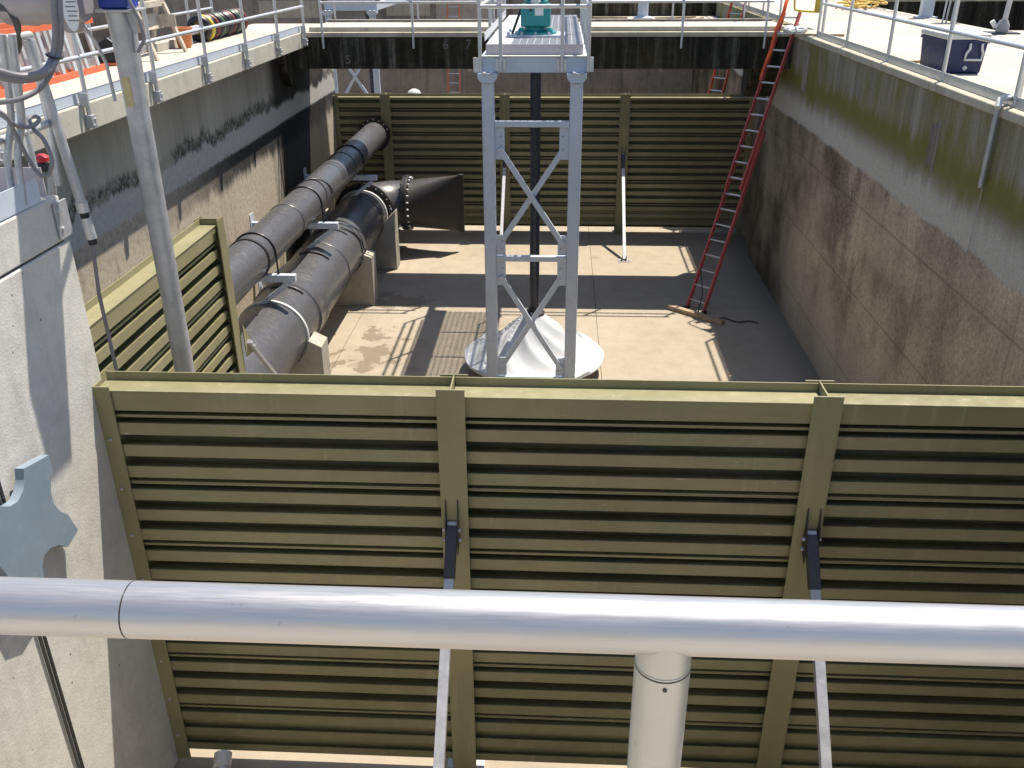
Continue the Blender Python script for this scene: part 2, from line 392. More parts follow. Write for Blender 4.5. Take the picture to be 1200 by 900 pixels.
def box_obj(name, a, b, mat, parent=None, bevel=.006, **k): return obj(name, MB().box(a, b), mat, parent, bevel=bevel, **k)

# ------------------------------------------------------------------ setting
XL, XR, YB, ZD = -5.42, 4.36, 18.38, 5.0
PX, PY = -3.28, 5.73          # face and end of the near left wall

# basin floor: cast slabs with open joints on a dark bed
bed = struct(obj('basin_floor', MB().box((-18, -1, -.6), (22, 33, -.05)), 'block'))
xs = [-18, -6.4, -3.82, 0.75, 4.6, 12, 22]; ys = [-1, 5.2, 11.6, 16.9, 22.6, 28, 33]
for i in range(len(xs)-1):
    for j in range(len(ys)-1):
        obj('floor_slab', MB().box((xs[i]+.004, ys[j]+.004, -.05), (xs[i+1]-.004, ys[j+1]-.004, 0)), 'floor', bed)

# ground around the plant
g = MB()
for a, b in (((-600, -600), (-22, 600)), ((24, -600), (600, 600)), ((-22, 36), (24, 600)), ((-22, -600), (24, -8))):
    k = len(g.v); g.v += [V((a[0], a[1], 4.9)), V((b[0], a[1], 4.9)), V((b[0], b[1], 4.9)), V((a[0], b[1], 4.9))]; g.f.append((k, k+1, k+2, k+3))
struct(obj('ground', g, 'ground'))

def wall_thing(name, label, a, b, mat, bevel=.01, cat='wall'):
    return tag(obj(name, MB().box(a, b), mat, loc=((a[0]+b[0])/2, (a[1]+b[1])/2, min(a[2], b[2])), bevel=bevel), label, cat)

# right basin wall with coping blocks
rw = thing('concrete_wall', 'tall shaded right basin wall streaked green and brown behind the red ladder', 'wall', (XR+.2, 9, 0))
obj('wall_face', MB().box((XR, -1, 0), (XR+.45, YB+1.9, 4.9)), 'right_wall', rw)
cy = [-1, 1.4, 3.4, 5.4, 7.45, 9.4, 11.36, 13.36, 15.36, 17.2, 18.7]
for a, b in zip(cy, cy[1:]):
    obj('coping_block', MB().box((XR-.035, a+.012, 4.9), (XR+.5, b-.012, 5.0)), 'coping', rw, bevel=.02)
for (y, z0, z1) in ((10.85, 4.05, 4.62), (17.1, 4.05, 4.75)):
    p = MB()
    for q in range(3): p.box((XR-.005-.002*q, y+.09*q, z0+.05*(q % 2)), (XR+.01, y+.09*q+.085, z1-.04*q))
    obj('mortar_patch', p, 'far_wall', rw)
struct(obj('pavement', MB().box((XR+.5, -3, 4.55), (8.15, 20.2, 4.985)), 'deck', bevel=.01))
struct(obj('pavement', MB().box((8.154, -3, 4.55), (24, 18.6, 4.985)), 'deck', bevel=.01))
struct(obj('pavement', MB().box((4.75, 20.204, 4.55), (8.15, 33, 4.985)), 'deck', bevel=.01))
wall_thing('concrete_wall', 'green stained wall of the farther basin, beyond the cross walkway at right', (4.5, 20.3, 0), (4.746, 33, 4.99), 'right_wall')

# left basin wall, walkway slab with thick pale edge
wall_thing('concrete_wall', 'left basin wall with black waterline stains behind the pipes', (XL, PY, 0), (XL-.5, 22.3, 4.70), 'left_wall')
lw = struct(obj('walkway', MB().box((-4.97, PY-7, 4.72), (-6.62, 20.4, 5.0)), 'fascia', bevel=.015))
obj('walkway_surface', MB().box((-5.06, PY-7, 5.0), (-6.56, 20.38, 5.006)), 'deck', lw)
# near left wall
pw = thing('concrete_wall', 'sunlit pale concrete wall at left edge with shadows of rails on it', 'wall', (-4, 3, 0))
obj('wall_face', MB().box((PX, -3, 0), (-4.96, PY, 4.695)), 'pier', pw, bevel=.012)
obj('wall_cap', MB().box((PX-.004, -3, 4.71), (-4.965, PY-.01, 5.0)), 'pier', pw, bevel=.015)
obj('joint_filler', MB().box((PX-.03, -3, 4.695), (-4.94, PY-.03, 4.71)), 'black', pw)

# cross beam with walkway
bw = thing('walkway_bridge', 'black stained concrete beam with pale walkway crossing the basin', 'bridge', (-.5, 19.3, 4.3))
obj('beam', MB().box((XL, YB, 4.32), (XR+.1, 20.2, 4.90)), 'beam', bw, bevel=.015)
obj('walkway_slab', MB().box((-4.95, YB-.03, 4.902), (XR-.04, 20.3, 4.99)), 'coping', bw, bevel=.015)
obj('kerb', MB().box((-4.9, YB+.12, 4.992), (XR-.1, YB+.3, 5.075)), 'fascia', bw, bevel=.01)
obj('kerb', MB().box((-4.9, 20.02, 4.992), (XR-.1, 20.2, 5.1)), 'far_wall', bw, bevel=.01)
obj('grating_strip', MB().box((-4.9, YB+.34, 4.992), (XR-.1, 19.98, 5.06)), 'deck', bw)
obj('corbel', MB().prism([(XL, 17.55, 4.70), (XL, 18.36, 4.70), (XL, 18.36, 4.0), (XL, 18.2, 4.0)], (.18, 0, 0)), 'beam', bw)
obj('corbel', MB().prism([(XR, 18.9, 4.3), (XR, 20.2, 4.3), (XR, 20.2, 3.6), (XR, 19.9, 3.6)], (-.55, 0, 0)), 'beam', bw)
# faded chalk numbers on the beam
def chalk(ch, x, z, h):
    cu = bpy.data.curves.new('chalk_number', 'FONT'); cu.body = ch; cu.size = h; cu.extrude = .0015; cu.align_x = 'CENTER'
    t_ = bpy.data.objects.new('tmp', cu); COL.objects.link(t_)
    dg = bpy.context.evaluated_depsgraph_get(); me = bpy.data.meshes.new_from_object(t_.evaluated_get(dg)); bpy.data.objects.remove(t_)
    me.materials.append(M['chalk']); o = bpy.data.objects.new('chalk_number', me); COL.objects.link(o); o.parent = bw
    o.rotation_euler = (math.pi/2, 0, 0); o.location = V((x, YB-.004, z))-root_loc(bw); o['label'] = 'faded number %s on the beam' % ch
chalk('6', -2.24, 4.69, .22); chalk('7', -1.8, 4.69, .24); chalk('5', -4.15, 4.42, .22)

# farther basin
fw = thing('concrete_wall', 'mottled grey wall of the farther basin seen above the far olive fence', 'wall', (0, 33.4, 0))
obj('wall_face', MB().box((-18, 33, 0), (22, 33.8, 4.98)), 'far_wall', fw)
for (x0, x1, z0, z1) in ((-10.4, -8.2, 4.3, 4.85), (-6.0, -4.5, 4.35, 4.9), (-4.3, -2.4, 4.25, 4.9)):
    obj('patched_panel', MB().box((x0, 32.97, z0), (x1, 33.01, z1)), 'block', fw)
for x in (-3.2, 0.2, 3.4, -7.2):
    obj('tie_patch', MB().lathe((x, 32.985, 2.6), [(.07, 0), (.07, .02)], 10, V((0, 1, 0))), 'coping', fw)
struct(obj('pavement', MB().box((-22, 33.804, 4.5), (24, 36, 4.97)), 'deck'))
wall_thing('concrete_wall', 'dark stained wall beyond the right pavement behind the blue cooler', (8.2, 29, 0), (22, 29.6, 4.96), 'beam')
struct(obj('ledge', MB().box((.9, 26.8, 4.35), (4.49, 29.0, 4.58)), 'deck', bevel=.02))
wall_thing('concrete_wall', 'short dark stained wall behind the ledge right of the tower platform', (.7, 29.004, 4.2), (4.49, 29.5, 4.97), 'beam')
wall_thing('concrete_wall', 'outer wall of the basin left of the sawhorse', (-17, 0, 0), (-17.6, 33, 4.96), 'far_wall')
struct(obj('pavement', MB().box((-22, -8, 4.4), (-17.604, 33, 4.95)), 'deck'))
struct(obj('near_walkway', MB().box((-3.26, -8, 4.7), (24, .33, 4.992)), 'deck'))
# near wall under the camera
wall_thing('concrete_wall', 'end wall of the basin below the near handrail, out of view', (-3.26, -.2, 0), (XR-.004, .25, 4.69), 'pier')

# ------------------------------------------------------------------ olive baffle fences
PL = .562
def plank_outline(zlo, zhi, top_cut=0.0, bot_cut=0.0, shallow=False):
    """outline (depth, z) of one plank: three proud flats between seam strips; cuts shorten it"""
    h = PL; w_ = .096; pr, rc = .055, -.12
    if shallow: rc = .0
    pts = [(.035, 0), (.035, .011), (-.115, .014), (-.115, .10), (pr, .049)]; z = .049
    for k in range(3):
        z += w_; pts.append((pr, z))
        if k < 2: pts += [(rc, z+.05), (rc, z+.145), (pr, z+.0855)]; z += .0855
    pts += [(-.115, z+.008), (-.115, h+.02), (.035, h-.011), (.035, h)]
    lo, hi = top_cut, h-bot_cut; out = []
    for (d0, a0), (d1, a1) in zip(pts, pts[1:]):
        if a1 < a0:
            if lo <= a1 and a0 <= hi: out += [(d0, a0), (d1, a1)]
            continue
        if a1 < lo or a0 > hi: continue
        def at(q): return (d0+(d1-d0)*((q-a0)/(a1-a0) if a1 > a0 else 0), q)
        p = at(max(a0, lo)); q = at(min(a1, hi))
        if not out or (abs(out[-1][0]-p[0])+abs(out[-1][1]-p[1])) > 1e-6: out.append(p)
        out.append(q)
    return [(d, zhi+top_cut-a) for d, a in out] if not top_cut else [(d, zhi-(a-top_cut)) for d, a in out]

def bolt(mb, c, n, r=.014, h=.012): mb.lathe(V(c), [(r, 0), (r, h*.6), (r*.6, h)], 6, V(n))

def fence(label, O, u, nrm, seams, top, bottom, posts, post_w=.2, end_angles=(), braces=(), span=None, back_over=0.0):
    """O origin, u along, nrm toward the viewed face; posts = stations along u; spans between stations carry planks"""
    O, u, nrm = V(O), V(u), V(nrm); up = V((0, 0, 1))
    L0, L1 = span
    root = thing('baffle_fence', label, 'fence', O+u*((L0+L1)/2))
    P = lambda s, d, z: O+u*s+nrm*d+up*z
    st = [L0]+list(posts)+[L1]
    for a, b in zip(st, st[1:]):
        a_ = a+.012; b_ = b-.012
        if b_-a_ < .1: continue
        bounds = [top]+list(seams)+[bottom]
        for i, (hi, lo) in enumerate(zip(bounds, bounds[1:])):
            tc = PL-(hi-lo) if i == 0 else 0; bc = PL-(hi-lo) if i == len(bounds)-2 else 0
            ol = plank_outline(lo, hi, max(0, tc), max(0, bc), i == len(bounds)-2)
            if i == 0 and hi-lo < .25: ol = [(.055, hi), (.055, lo+.053), (-.115, lo+.047), (-.115, lo-.02), (.035, lo+.011), (.035, lo)]
            jig = random.uniform(-.003, .003)
            fr = [P(a_, d+jig, z) for d, z in ol]; bk = [P(a_, d+jig-.007, z) for d, z in ol]
            obj('plank', MB().strip(fr, bk, u*(b_-a_)), 'olive', root)
        m = MB().obox(P((a_+b_)/2, -.031, top+.004), u, nrm, up, (b_-a_)/2, .093, .004)
        m.obox(P((a_+b_)/2, -.128, top+.036), u, nrm, up, (b_-a_)/2, .005, .036)
        obj('top_rail', m, 'olive', root)
    for s in posts:
        m = MB()
        m.obox(P(s, .105, (top+.085)/2), u, nrm, up, post_w/2, .006, (top+.085)/2)
        m.obox(P(s, -.146, (top+.085)/2), u, nrm, up, post_w/2, .006, (top+.085)/2)
        m.obox(P(s, -.0205, (top+.08)/2), u, nrm, up, .006, .1192, (top+.08)/2)
        po = obj('post', m, 'olive', root, bevel=.002)
        m = MB()
        for z in (.4, 1.2, 2.0, 2.9, top-.1):
            for q in (-1, 1): bolt(m, P(s+q*post_w*.38, -.07, min(z, top)), nrm, .012, .02)
        obj('bolt', m, 'galv', po)['kind'] = 'stuff'
        obj('base_plate', MB().obox(P(s, -.076, .012), u, nrm, up, .16, .14, .012), 'galv', po)
    for s, sgn in end_angles:
        m = MB().obox(P(s+sgn*.06, .066, (top+.06)/2), u, nrm, up, .06, .005, (top+.06)/2-.02)
        m.obox(P(s+sgn*.005, .0, (top+.06)/2), u, nrm, up, .005, .06, (top+.06)/2-.02)
        ea = obj('end_angle', m, 'olive', root, bevel=.002)
        m = MB(); z = .3
        while z < top: bolt(m, P(s+sgn*.05, .071, z), nrm, .013, .012); z += .42
        obj('bolt', m, 'galv', ea)['kind'] = 'stuff'
    for s, z, run, zk in braces:
        m = MB()
        for q in (-1, 1): m.prism([P(s+q*.045-.004, .112, z+.26), P(s+q*.045-.004, .112, z-.1), P(s+q*.045-.004, .21, z-.16), P(s+q*.045-.004, .19, z+.02)], u*.008)
        br = obj('brace_bracket', m, 'black', root)
        m = MB(); bolt(m, P(s+.049, .155, z+.02), u, .014, .02); bolt(m, P(s+.049, .15, z-.07), u, .014, .02); bolt(m, P(s-.049, .155, z+.02), -u, .014, .02); bolt(m, P(s-.049, .15, z-.07), -u, .014, .02)
        obj('bolt', m, 'galv', br)['kind'] = 'stuff'
        b0 = P(s, .16, z); b1 = P(s, .16+run, .03)
        bb = obj('brace', MB().bar(b0+(b0-b1).normalized()*.08, b1, .072, .06), 'galv', root, bevel=.004)
        dd_ = (b1-b0).normalized(); obj('brace_shade', MB().bar(b0-dd_*.05, b0+dd_*.34, .08, .068), 'cable_dark', bb, bevel=.004)  # shade on the brace top, built as a dark wrap
        m = MB().obox(P(s, .16+run, .008), u, nrm, up, .14, .1, .008)
        for q in (-1, 1):
            m.obox(P(s+q*.043, .16+run, .07), u, nrm, up, .005, .05, .06); bolt(m, P(s+q*.1, .16+run+.05, .016), up, .014, .03)
        obj('foot_plate', m, 'galv', bb)
    return root

fence('long olive corrugated fence across the foreground below the handrail', (0, 5.65, 0), (1, 0, 0), (0, -1, 0),
      [3.42, 2.858, 2.296, 1.734, 1.172, .61], 3.625, .12, [-.73, 1.84], .2, [(PX, 1), (XR, -1)],
      [(-.75, 2.56, 2.6, 0), (1.865, 2.56, 2.3, 0)], (PX, XR))
fence('far olive corrugated fence beyond the cross beam, pipe passing through it', (0, 22.1, 0), (1, 0, 0), (0, -1, 0),
      [2.97, 2.408, 1.846, 1.284, .722], 3.25, .14, [-4.17, -1.33, 1.5], .24, [(XL, 1), (XR+.14, -1)],
      [(-1.33, 1.9, 2.1, 0), (1.5, 1.9, 2.1, 0)], (XL, XR+.14))
fence('short sunlit olive fence standing beside the pipes at left', (-3.94, 0, 0), (0, 1, 0), (1, 0, 0),
      [3.42, 2.858, 2.296, 1.734, 1.172, .61], 3.625, .10, [9.82], .2, [(PY, 1)], [], (PY, 9.9))
# brace of the short fence, running on along the basin
sf = [o for o in COL.objects if o.get('label', '').startswith('short sunlit')][0]
m = MB().prism([(-3.80, 9.93, 2.38), (-3.80, 9.93, 1.95), (-3.80, 10.25, 1.9)], (.01, 0, 0))
obj('gusset', m, 'olive', sf)
b2 = obj('brace', MB().bar((-3.77, 10.0, 2.12), (-3.77, 12.0, .03), .05, .05), 'galv', sf, bevel=.004)
m = MB()
for y, z in ((10.02, 2.1), (10.1, 2.02)): bolt(m, (-3.745, y, z), V((1, 0, 0)), .02, .015)
obj('bolt', m, 'alu', b2)['kind'] = 'stuff'

# ------------------------------------------------------------------ pipes
def arc_pts(c, r, a0, a1, n, ux, uy): return [V(c)+V(ux)*r*math.cos(a0+(a1-a0)*i/n)+V(uy)*r*math.sin(a0+(a1-a0)*i/n) for i in range(n+1)]
YA = V((0, 1, 0)); XA = V((1, 0, 0)); ZA = V((0, 0, 1))
# high pipe on wall brackets
p1 = thing('polyethylene_pipe', 'long black pipe carried high on wall brackets into the far fence', 'pipe', (-4.45, 16, 2.1))
c1 = (-4.45, 2.42)
obj('pipe_run', MB().tube([(c1[0], 7.6, c1[1]), (c1[0], 22.1, c1[1])], .3, 40), 'hdpe', p1)
for y in (14.2, 18.3):
    obj('weld_bead', MB().torus((c1[0], y, c1[1]), .302, .012, YA, 40, 6), 'hdpe', p1)
for y in (12.55, 15.35, 19.0):
    obj('strap_clamp', MB().tube([(c1[0]-.32, y, 2.1)]+arc_pts((c1[0], y, c1[1]), .314, math.pi, 0, 20, (1, 0, 0), (0, 0, 1))+[(c1[0]+.314, y, 2.06)], .014, 8), 'black', p1)
obj('strap_band', MB().lathe((c1[0], 12.22, c1[1]), [(.306, 0), (.318, .005), (.318, .05), (.306, .055)], 40, YA), 'rubber', p1)
m = MB()
for i, y in enumerate((15.75, 15.95, 16.08)):
    q = [V((c1[0]+.309*math.cos(t), y+.16*math.sin(t*1.3+i), c1[1]+.309*math.sin(t))) for t in [k*math.pi/24*1.0 for k in range(0, 25)]]
    m.tube(q, .008, 6)
obj('tie_wire', m, 'black', p1)
m = MB().lathe((c1[0], 21.82, c1[1]), [(.30, 0), (.385, 0), (.385, .06), (.30, .06)], 40, YA)
fl = obj('flange', m, 'black', p1)
m = MB()
for i in range(16):
    t = 2*math.pi*i/16; bolt(m, (c1[0]+.345*math.cos(t), 21.82, c1[1]+.345*math.sin(t)), -YA, .018, .03)
obj('bolt', m, 'cable_dark', fl)['kind'] = 'stuff'
for n_, y in enumerate((12.55, 15.35, 19.0)):
    lab = ('near white steel wall bracket under the high pipe', 'middle white steel wall bracket under the high pipe', 'far wall bracket under the high pipe near the elbow')[n_]
    b = thing('pipe_bracket', lab, 'bracket', (XL, y, 2.0), 'wall brackets under the high pipe')
    obj('arm', MB().box((XL+.01, y-.05, 2.0), (-3.88, y+.05, 2.105)), 'steel_grey', b, bevel=.005)
    obj('diagonal', MB().bar((XL+.05, y, .95), (-3.98, y, 1.98), .07, .07), 'steel_grey', b, bevel=.004)
    obj('wall_plate', MB().box((XL, y-.1, .75), (XL+.012, y+.1, 2.25)), 'steel_grey', b)
    m = MB(); bolt(m, (c1[0]+.314, y, 2.105), ZA, .02, .04); bolt(m, (c1[0]-.32, y, 2.105), ZA, .02, .04); obj('nut', m, 'black', b)

# large pipe with elbow and duckbill valve
p2 = thing('polyethylene_pipe', 'thick black pipe on concrete blocks ending in an elbow', 'pipe', (-4.35, 16, .5))
cx, cz, R2 = -4.35, 1.12, .535
obj('pipe_run', MB().tube([(cx, 9.6, cz), (cx, 19.75, cz)], R2, 56), 'hdpe', p2)
prof = [(R2, 0), (R2+.03, .03), (R2+.035, .25), (R2+.012, .33), (R2+.035, .4), (R2+.03, .62), (R2, .66)]
obj('coupling', MB().lathe((cx, 13.35, cz), prof, 56, YA), 'hdpe', p2)
obj('end_ring', MB().lathe((cx, 12.55, cz), [(R2, 0), (R2+.028, 0), (R2+.028, .05), (R2, .05)], 56, YA), 'white_pl', p2)
for y in (15.6, 18.95): obj('weld_bead', MB().torus((cx, y, cz), R2+.002, .014, YA, 48, 6), 'hdpe', p2)
m = MB()
for i, y in enumerate((16.35, 16.62, 16.8)):
    a0, a1 = (0.0, math.pi) if i else (.9, 2.6)
    q = [V((cx+(R2+.008)*math.cos(t), y+.14*math.sin(t*1.7+i), cz+(R2+.008)*math.sin(t))) for t in [a0+(a1-a0)*k/28 for k in range(29)]]
    m.tube(q, .011, 6)
obj('tie_wire', m, 'black', p2)
for y in (13.25, 15.0):
    q = arc_pts((cx, y, cz), R2+.012, .9, 1.9, 12, (1, 0, 0), (0, 0, 1)); obj('lifting_slot', MB().tube(q, .018, 6), 'black', p2)
# mitred elbow turning to the right
ec = (cx+.75, 19.75, cz)
el = [V(ec)+V((-.75*math.cos(t), .75*math.sin(t), 0)) for t in [k*math.pi/2/10 for k in range(11)]]
obj('elbow', MB().tube(el, R2*.97, 48), 'hdpe', p2)
def flange(parent, c, axis, r0, r1, th, n, mat='black', bmat='cable_dark'):
    f = obj('flange', MB().lathe(c, [(r0, 0), (r1, 0), (r1, th), (r0, th)], 48, axis), mat, parent)
    m = MB(); x = axis.orthogonal().normalized(); y = axis.cross(x)
    for i in range(n):
        t = 2*math.pi*i/n; d = x*math.cos(t)+y*math.sin(t)
        bolt(m, V(c)+d*(r0*.4+r1*.6)+axis*th, axis, .026, .045); bolt(m, V(c)+d*(r0*.4+r1*.6), -axis, .026, .045)
    obj('bolt', m, bmat, f)['kind'] = 'stuff'; return f
flange(p2, V((cx, 19.62, cz)), YA, R2, .66, .06, 24)
obj('stub_ring', MB().lathe((cx, 19.38, cz), [(R2, 0), (R2+.03, 0), (R2+.03, .06), (R2, .06)], 48, YA), 'white_pl', p2)
flange(p2, V((ec[0]+.03, 20.5, cz)), XA, R2*.95, .64, .06, 24)
# duckbill
db = thing('duckbill_valve', 'black rubber duckbill valve flaring flat from the pipe elbow', 'valve', (ec[0]+.1, 20.5, .45))
dbr = V((ec[0]+.1, 20.5, cz)); m = MB(); n = 40; rings = []
for k in range(13):
    t = k/12; rings.append(len(m.v)); wv = (1-t)**1.15
    ry = .535*wv+.03; rz = .535*(1-t)+.66*t
    for j in range(n):
        a = 2*math.pi*j/n; e = 1-t*.55
        cj, sj = math.cos(a), math.sin(a)
        zz = math.copysign(abs(sj)**e, sj); m.v.append(dbr+V((.02+1.22*t+(.07*zz if t > .9 else 0)*0, ry*cj, rz*zz)))
for a, b in zip(rings, rings[1:]): m.quad_strip(a, b, n)
m.f.append(tuple(rings[-1]+j for j in range(n)))
obj('rubber_bill', m, 'rubber_worn', db)
obj('lip', MB().box(dbr+V((1.18, -.045, -.68)), dbr+V((1.3, .045, .68))), 'rubber', db, bevel=.02)
flange(db, V((ec[0]+.1, 20.5, cz)), XA, .5, .645, .055, 24, 'rubber', 'galv')

def cradle(label, x, y, wx, wy, h):
    c = thing('concrete_block', label, 'block', (x, y, 0), 'concrete blocks under the thick pipe')
    pts = [(x-wx/2, y-wy/2, 0), (x+wx/2, y-wy/2, 0), (x+wx/2, y-wy/2, h), (x+wx/2-.28, y-wy/2, h)]
    for k in range(9):
        t = -.12-(math.pi-.24)*k/8; pts.append((cx+(R2+.02)*math.cos(t)*1.0, y-wy/2, max(.12, cz+(R2+.02)*math.sin(t))))
    pts += [(x-wx/2, y-wy/2, h)]
    pts = [p for i, p in enumerate(pts) if not (i == 3 and p[0] < pts[4][0])]
    obj('body', MB().prism(pts, (0, wy, 0)), 'block', c, bevel=.012)
    m = MB(); bolt(m, (x+wx/2-.1, y, h), ZA, .03, .05); obj('anchor_bolt', m, 'galv', c)
cradle('tall concrete block under the pipe elbow', cx, 19.25, 1.55, .42, 1.28)
cradle('broken-edged concrete block under the middle of the thick pipe', cx, 17.0, 1.4, .42, 1.0)
cradle('nearest concrete block under the thick pipe, by the olive post', cx, 12.72, 1.5, .4, .95)

# ------------------------------------------------------------------ mixer tower
def tower(ox, oy, label, plabel, full=True):
    t = thing('mixer_tower', label, 'tower', (ox, oy, 0))
    lx = (-.976+.38, .2+.38)      # legs relative to mixer x
    Xl, Xr = ox-.596, ox+.58
    for x in (Xl, Xr):
        lg = obj('leg', MB().box((x-.085, oy-.06, 0), (x+.085, oy+.06, 4.84)), 'steel_grey', t, bevel=.03)
        obj('cap_plate', MB().prism([(x-.08, oy-.12, 4.84), (x+.08, oy-.12, 4.84), (x+.13, oy-.12, 4.90), (x+.13, oy-.12, 4.955), (x-.13, oy-.12, 4.955), (x-.13, oy-.12, 4.90)], (0, .24, 0)), 'steel_grey', lg)
        m = MB(); bolt(m, (x-.04, oy-.13, 4.95), ZA, .03, .03); bolt(m, (x+.06, oy-.13, 4.95), ZA, .03, .03)
        obj('bolt', m, 'galv', lg)['kind'] = 'stuff'
        obj('foot_plate', MB().box((x-.2, oy-.2, 0), (x+.2, oy+.2, .025)), 'steel_grey', lg)
    for z in (4.30, 2.41, .5):
        obj('cross_bar', MB().box((Xl+.085, oy-.045, z-.04), (Xr-.085, oy+.045, z+.035)), 'steel_grey', t, bevel=.004)
    for (z0, z1) in ((2.62, 3.98), (.68, 2.14)):
        for k, (a, b) in enumerate((((Xl+.14, z1), (Xr-.14, z0)), ((Xl+.14, z0), (Xr-.14, z1)))):
            yy = oy-.022+.046*k
            obj('diagonal_brace', MB().bar((a[0], yy, a[1]), (b[0], yy, b[1]), .04, .075, V((0, 0, 1))), 'steel_grey', t, bevel=.003)
    for x, sg in ((Xl+.085, 1), (Xr-.085, -1)):
        for (za, zb) in ((3.82, 4.262), (2.46, 2.75), (2.0, 2.365), (.545, .84)):
            gp_ = obj('gusset_plate', MB().box((x, oy-.008, za), (x+sg*.13, oy+.008, zb)), 'steel_grey', t)
            m = MB()
            for f_ in (.3, .7): bolt(m, (x+sg*.085, oy-.008, za+(zb-za)*f_), -YA, .014, .016)
            obj('bolt', m, 'galv', gp_)['kind'] = 'stuff'
    # platform
    pf = obj('platform_frame', MB().box((ox-.69, oy, 4.957), (ox+.71, oy+.09, 5.15)).box((ox-.69, oy+.095, 4.957), (ox-.6, oy+5.9, 5.15)).box((ox+.62, oy+.095, 4.957), (ox+.71, oy+5.9, 5.15)), 'steel_grey', t, bevel=.004)
    obj('flange_edge', MB().box((ox-.7, oy-.02, 5.152), (ox+.72, oy+.13, 5.165)), 'white_pl', pf)
    nb = 5
    obj('deck_plank', MB().box((ox-.62, oy+.14, 5.17), (ox-.45, oy+5.74, 5.299)), 'grating', t, bevel=.003)
    obj('deck_plank', MB().box((ox-.446, oy+.14, 5.17), (ox-.30, oy+5.74, 5.299)), 'grating', t, bevel=.003)
    for k in range(nb):
        y0 = oy+.14+5.6*k/nb; y1 = y0+5.6/nb-.006; g_ = MB(); x_ = ox-.295
        while x_ < ox+.65: g_.box((x_, y0, 5.272), (x_+.007, y1, 5.2995)); x_ += .1
        y_ = y0+.02
        while y_ < y1-.01: g_.box((ox-.295, y_, 5.265), (ox+.65, y_+.007, 5.30)); y_ += .034
        g_.box((ox-.295, y0, 5.17), (ox+.65, y0+.012, 5.2985))
        obj('grating_panel', g_, 'grating', t, smooth=False)['kind'] = 'stuff'
    obj('deck_edge', MB().box((ox-.625, oy+.12, 5.168), (ox+.655, oy+.138, 5.297)), 'mauve_edge', t)
    return t, Xl, Xr
tw, Xl, Xr = tower(-.38, 12.5, 'blue-grey steel frame tower carrying the teal mixer drive', '')

def rail_tube(m, pts, r=.024): m.tube(pts, r, 12)
pr = thing('platform_railing', 'white tube guardrail round the mixer tower platform', 'railing', (-.38, 12.5, 5.1))
posts = [(-1.07, 12.46), (-.80, 12.46), (-.0, 12.46), (.345, 12.46), (.345, 14.3), (.345, 16.2), (.345, 17.9), (-1.07, 14.3), (-1.07, 16.2), (-1.07, 17.9), (.29, 12.48)]
for x, y in posts[:10]:
    po = obj('post', MB().tube([(x, y, 4.98), (x, y, 6.33)], .025, 14), 'alu', pr)
    m = MB()
    for q in (-1, 1):
        if y < 12.5 and abs(x+.4) < .6: m.box((x+q*.028, 12.475, 4.985), (x+q*.065, 12.496, 5.13))
        elif y > 12.5: m.box((x-.012, y+q*.028, 4.985), (x+.012, y+q*.065, 5.13))
    if m.v:
        obj('bracket', m, 'alu', po)
m = MB().box((-1.16, 12.44, 4.965), (-1.085, 12.46, 5.15)); obj('corner_bracket', m, 'white_pl', pr, bevel=.003)
m = MB().box((.305, 12.505, 4.965), (.415, 12.525, 5.15)); obj('corner_bracket', m, 'white_pl', pr, bevel=.003)
for z in (5.765, 6.31):
    obj('rail', MB().tube([(-1.09, 12.46, z), (.365, 12.46, z)], .026, 14), 'alu', pr)
    for x in (-1.07, .345): obj('rail', MB().tube([(x, 12.49, z), (x, 17.9, z)], .024, 14), 'alu', pr)
obj('toe_board', MB().box((-1.045, 12.9, 5.31), (-1.035, 17.8, 5.41)), 'alu', pr)

# mixer
mx, my = -.38, 13.87
mix = thing('hyperboloid_mixer', 'white bell-shaped mixer impeller with curved ribs standing under the tower', 'mixer', (mx, my, .2))
m = MB(); NR, NTH, Ri, Ro = 36, 320, .15, 1.165; rings = []
def hz(r):
    t = (r-Ri)/(Ro-Ri); return .30+.74*(1-t)**1.75
def rib(th, r):
    t = (r-Ri)/(Ro-Ri); ph = (-th+1.7*t**.9)/(2*math.pi)*8; fr = ph-math.floor(ph)
    hgt = .10*min(1, t*3.5)*(1-.6*t)
    if fr < .028: return hgt*fr/.028
    if fr < .17: return hgt
    return hgt*max(0, 1-(fr-.17)/.45)**1.5
for k in range(NR+1):
    r = Ri+(Ro-Ri)*(k/NR); rings.append(len(m.v))
    for j in range(NTH):
        th = 2*math.pi*j/NTH; m.v.append(V((mx+r*math.cos(th), my+r*math.sin(th), hz(r)+rib(th, r))))
for a, b in zip(rings, rings[1:]): m.quad_strip(a, b, NTH)
k = len(m.v)
for j in range(NTH):
    th = 2*math.pi*j/NTH; m.v.append(V((mx+(Ro+.006)*math.cos(th), my+(Ro+.006)*math.sin(th), .275)))
m.quad_strip(rings[-1], k, NTH)
k2 = len(m.v)
for j in range(NTH):
    th = 2*math.pi*j/NTH; m.v.append(V((mx+.9*math.cos(th), my+.9*math.sin(th), .27)))
m.quad_strip(k, k2, NTH); m.f.append(tuple(k2+j for j in range(NTH)))
body = obj('impeller', m, 'white_frp', mix)
m = MB()
for i in range(8):
    th = 2*math.pi*i/8+.25; r = .36; c = V((mx+r*math.cos(th), my+r*math.sin(th), hz(r)+.03))
    d = V((math.cos(th), math.sin(th), -1.5)).normalized(); m.bar(c-d*.05, c+d*.05, .022, .012, V((math.cos(th), math.sin(th), .7)).normalized())
obj('slot', m, 'black', body)['kind'] = 'stuff'
obj('decal', MB().obox((mx+.62, my-.83, hz(1.04)+.012), V((.8, .6, 0)), V((-.55, .75, .22)).normalized(), V((0, .1, 1)).normalized(), .06, .045, .002), simple('cyan_decal', (.05, .5, .6), .5), body)
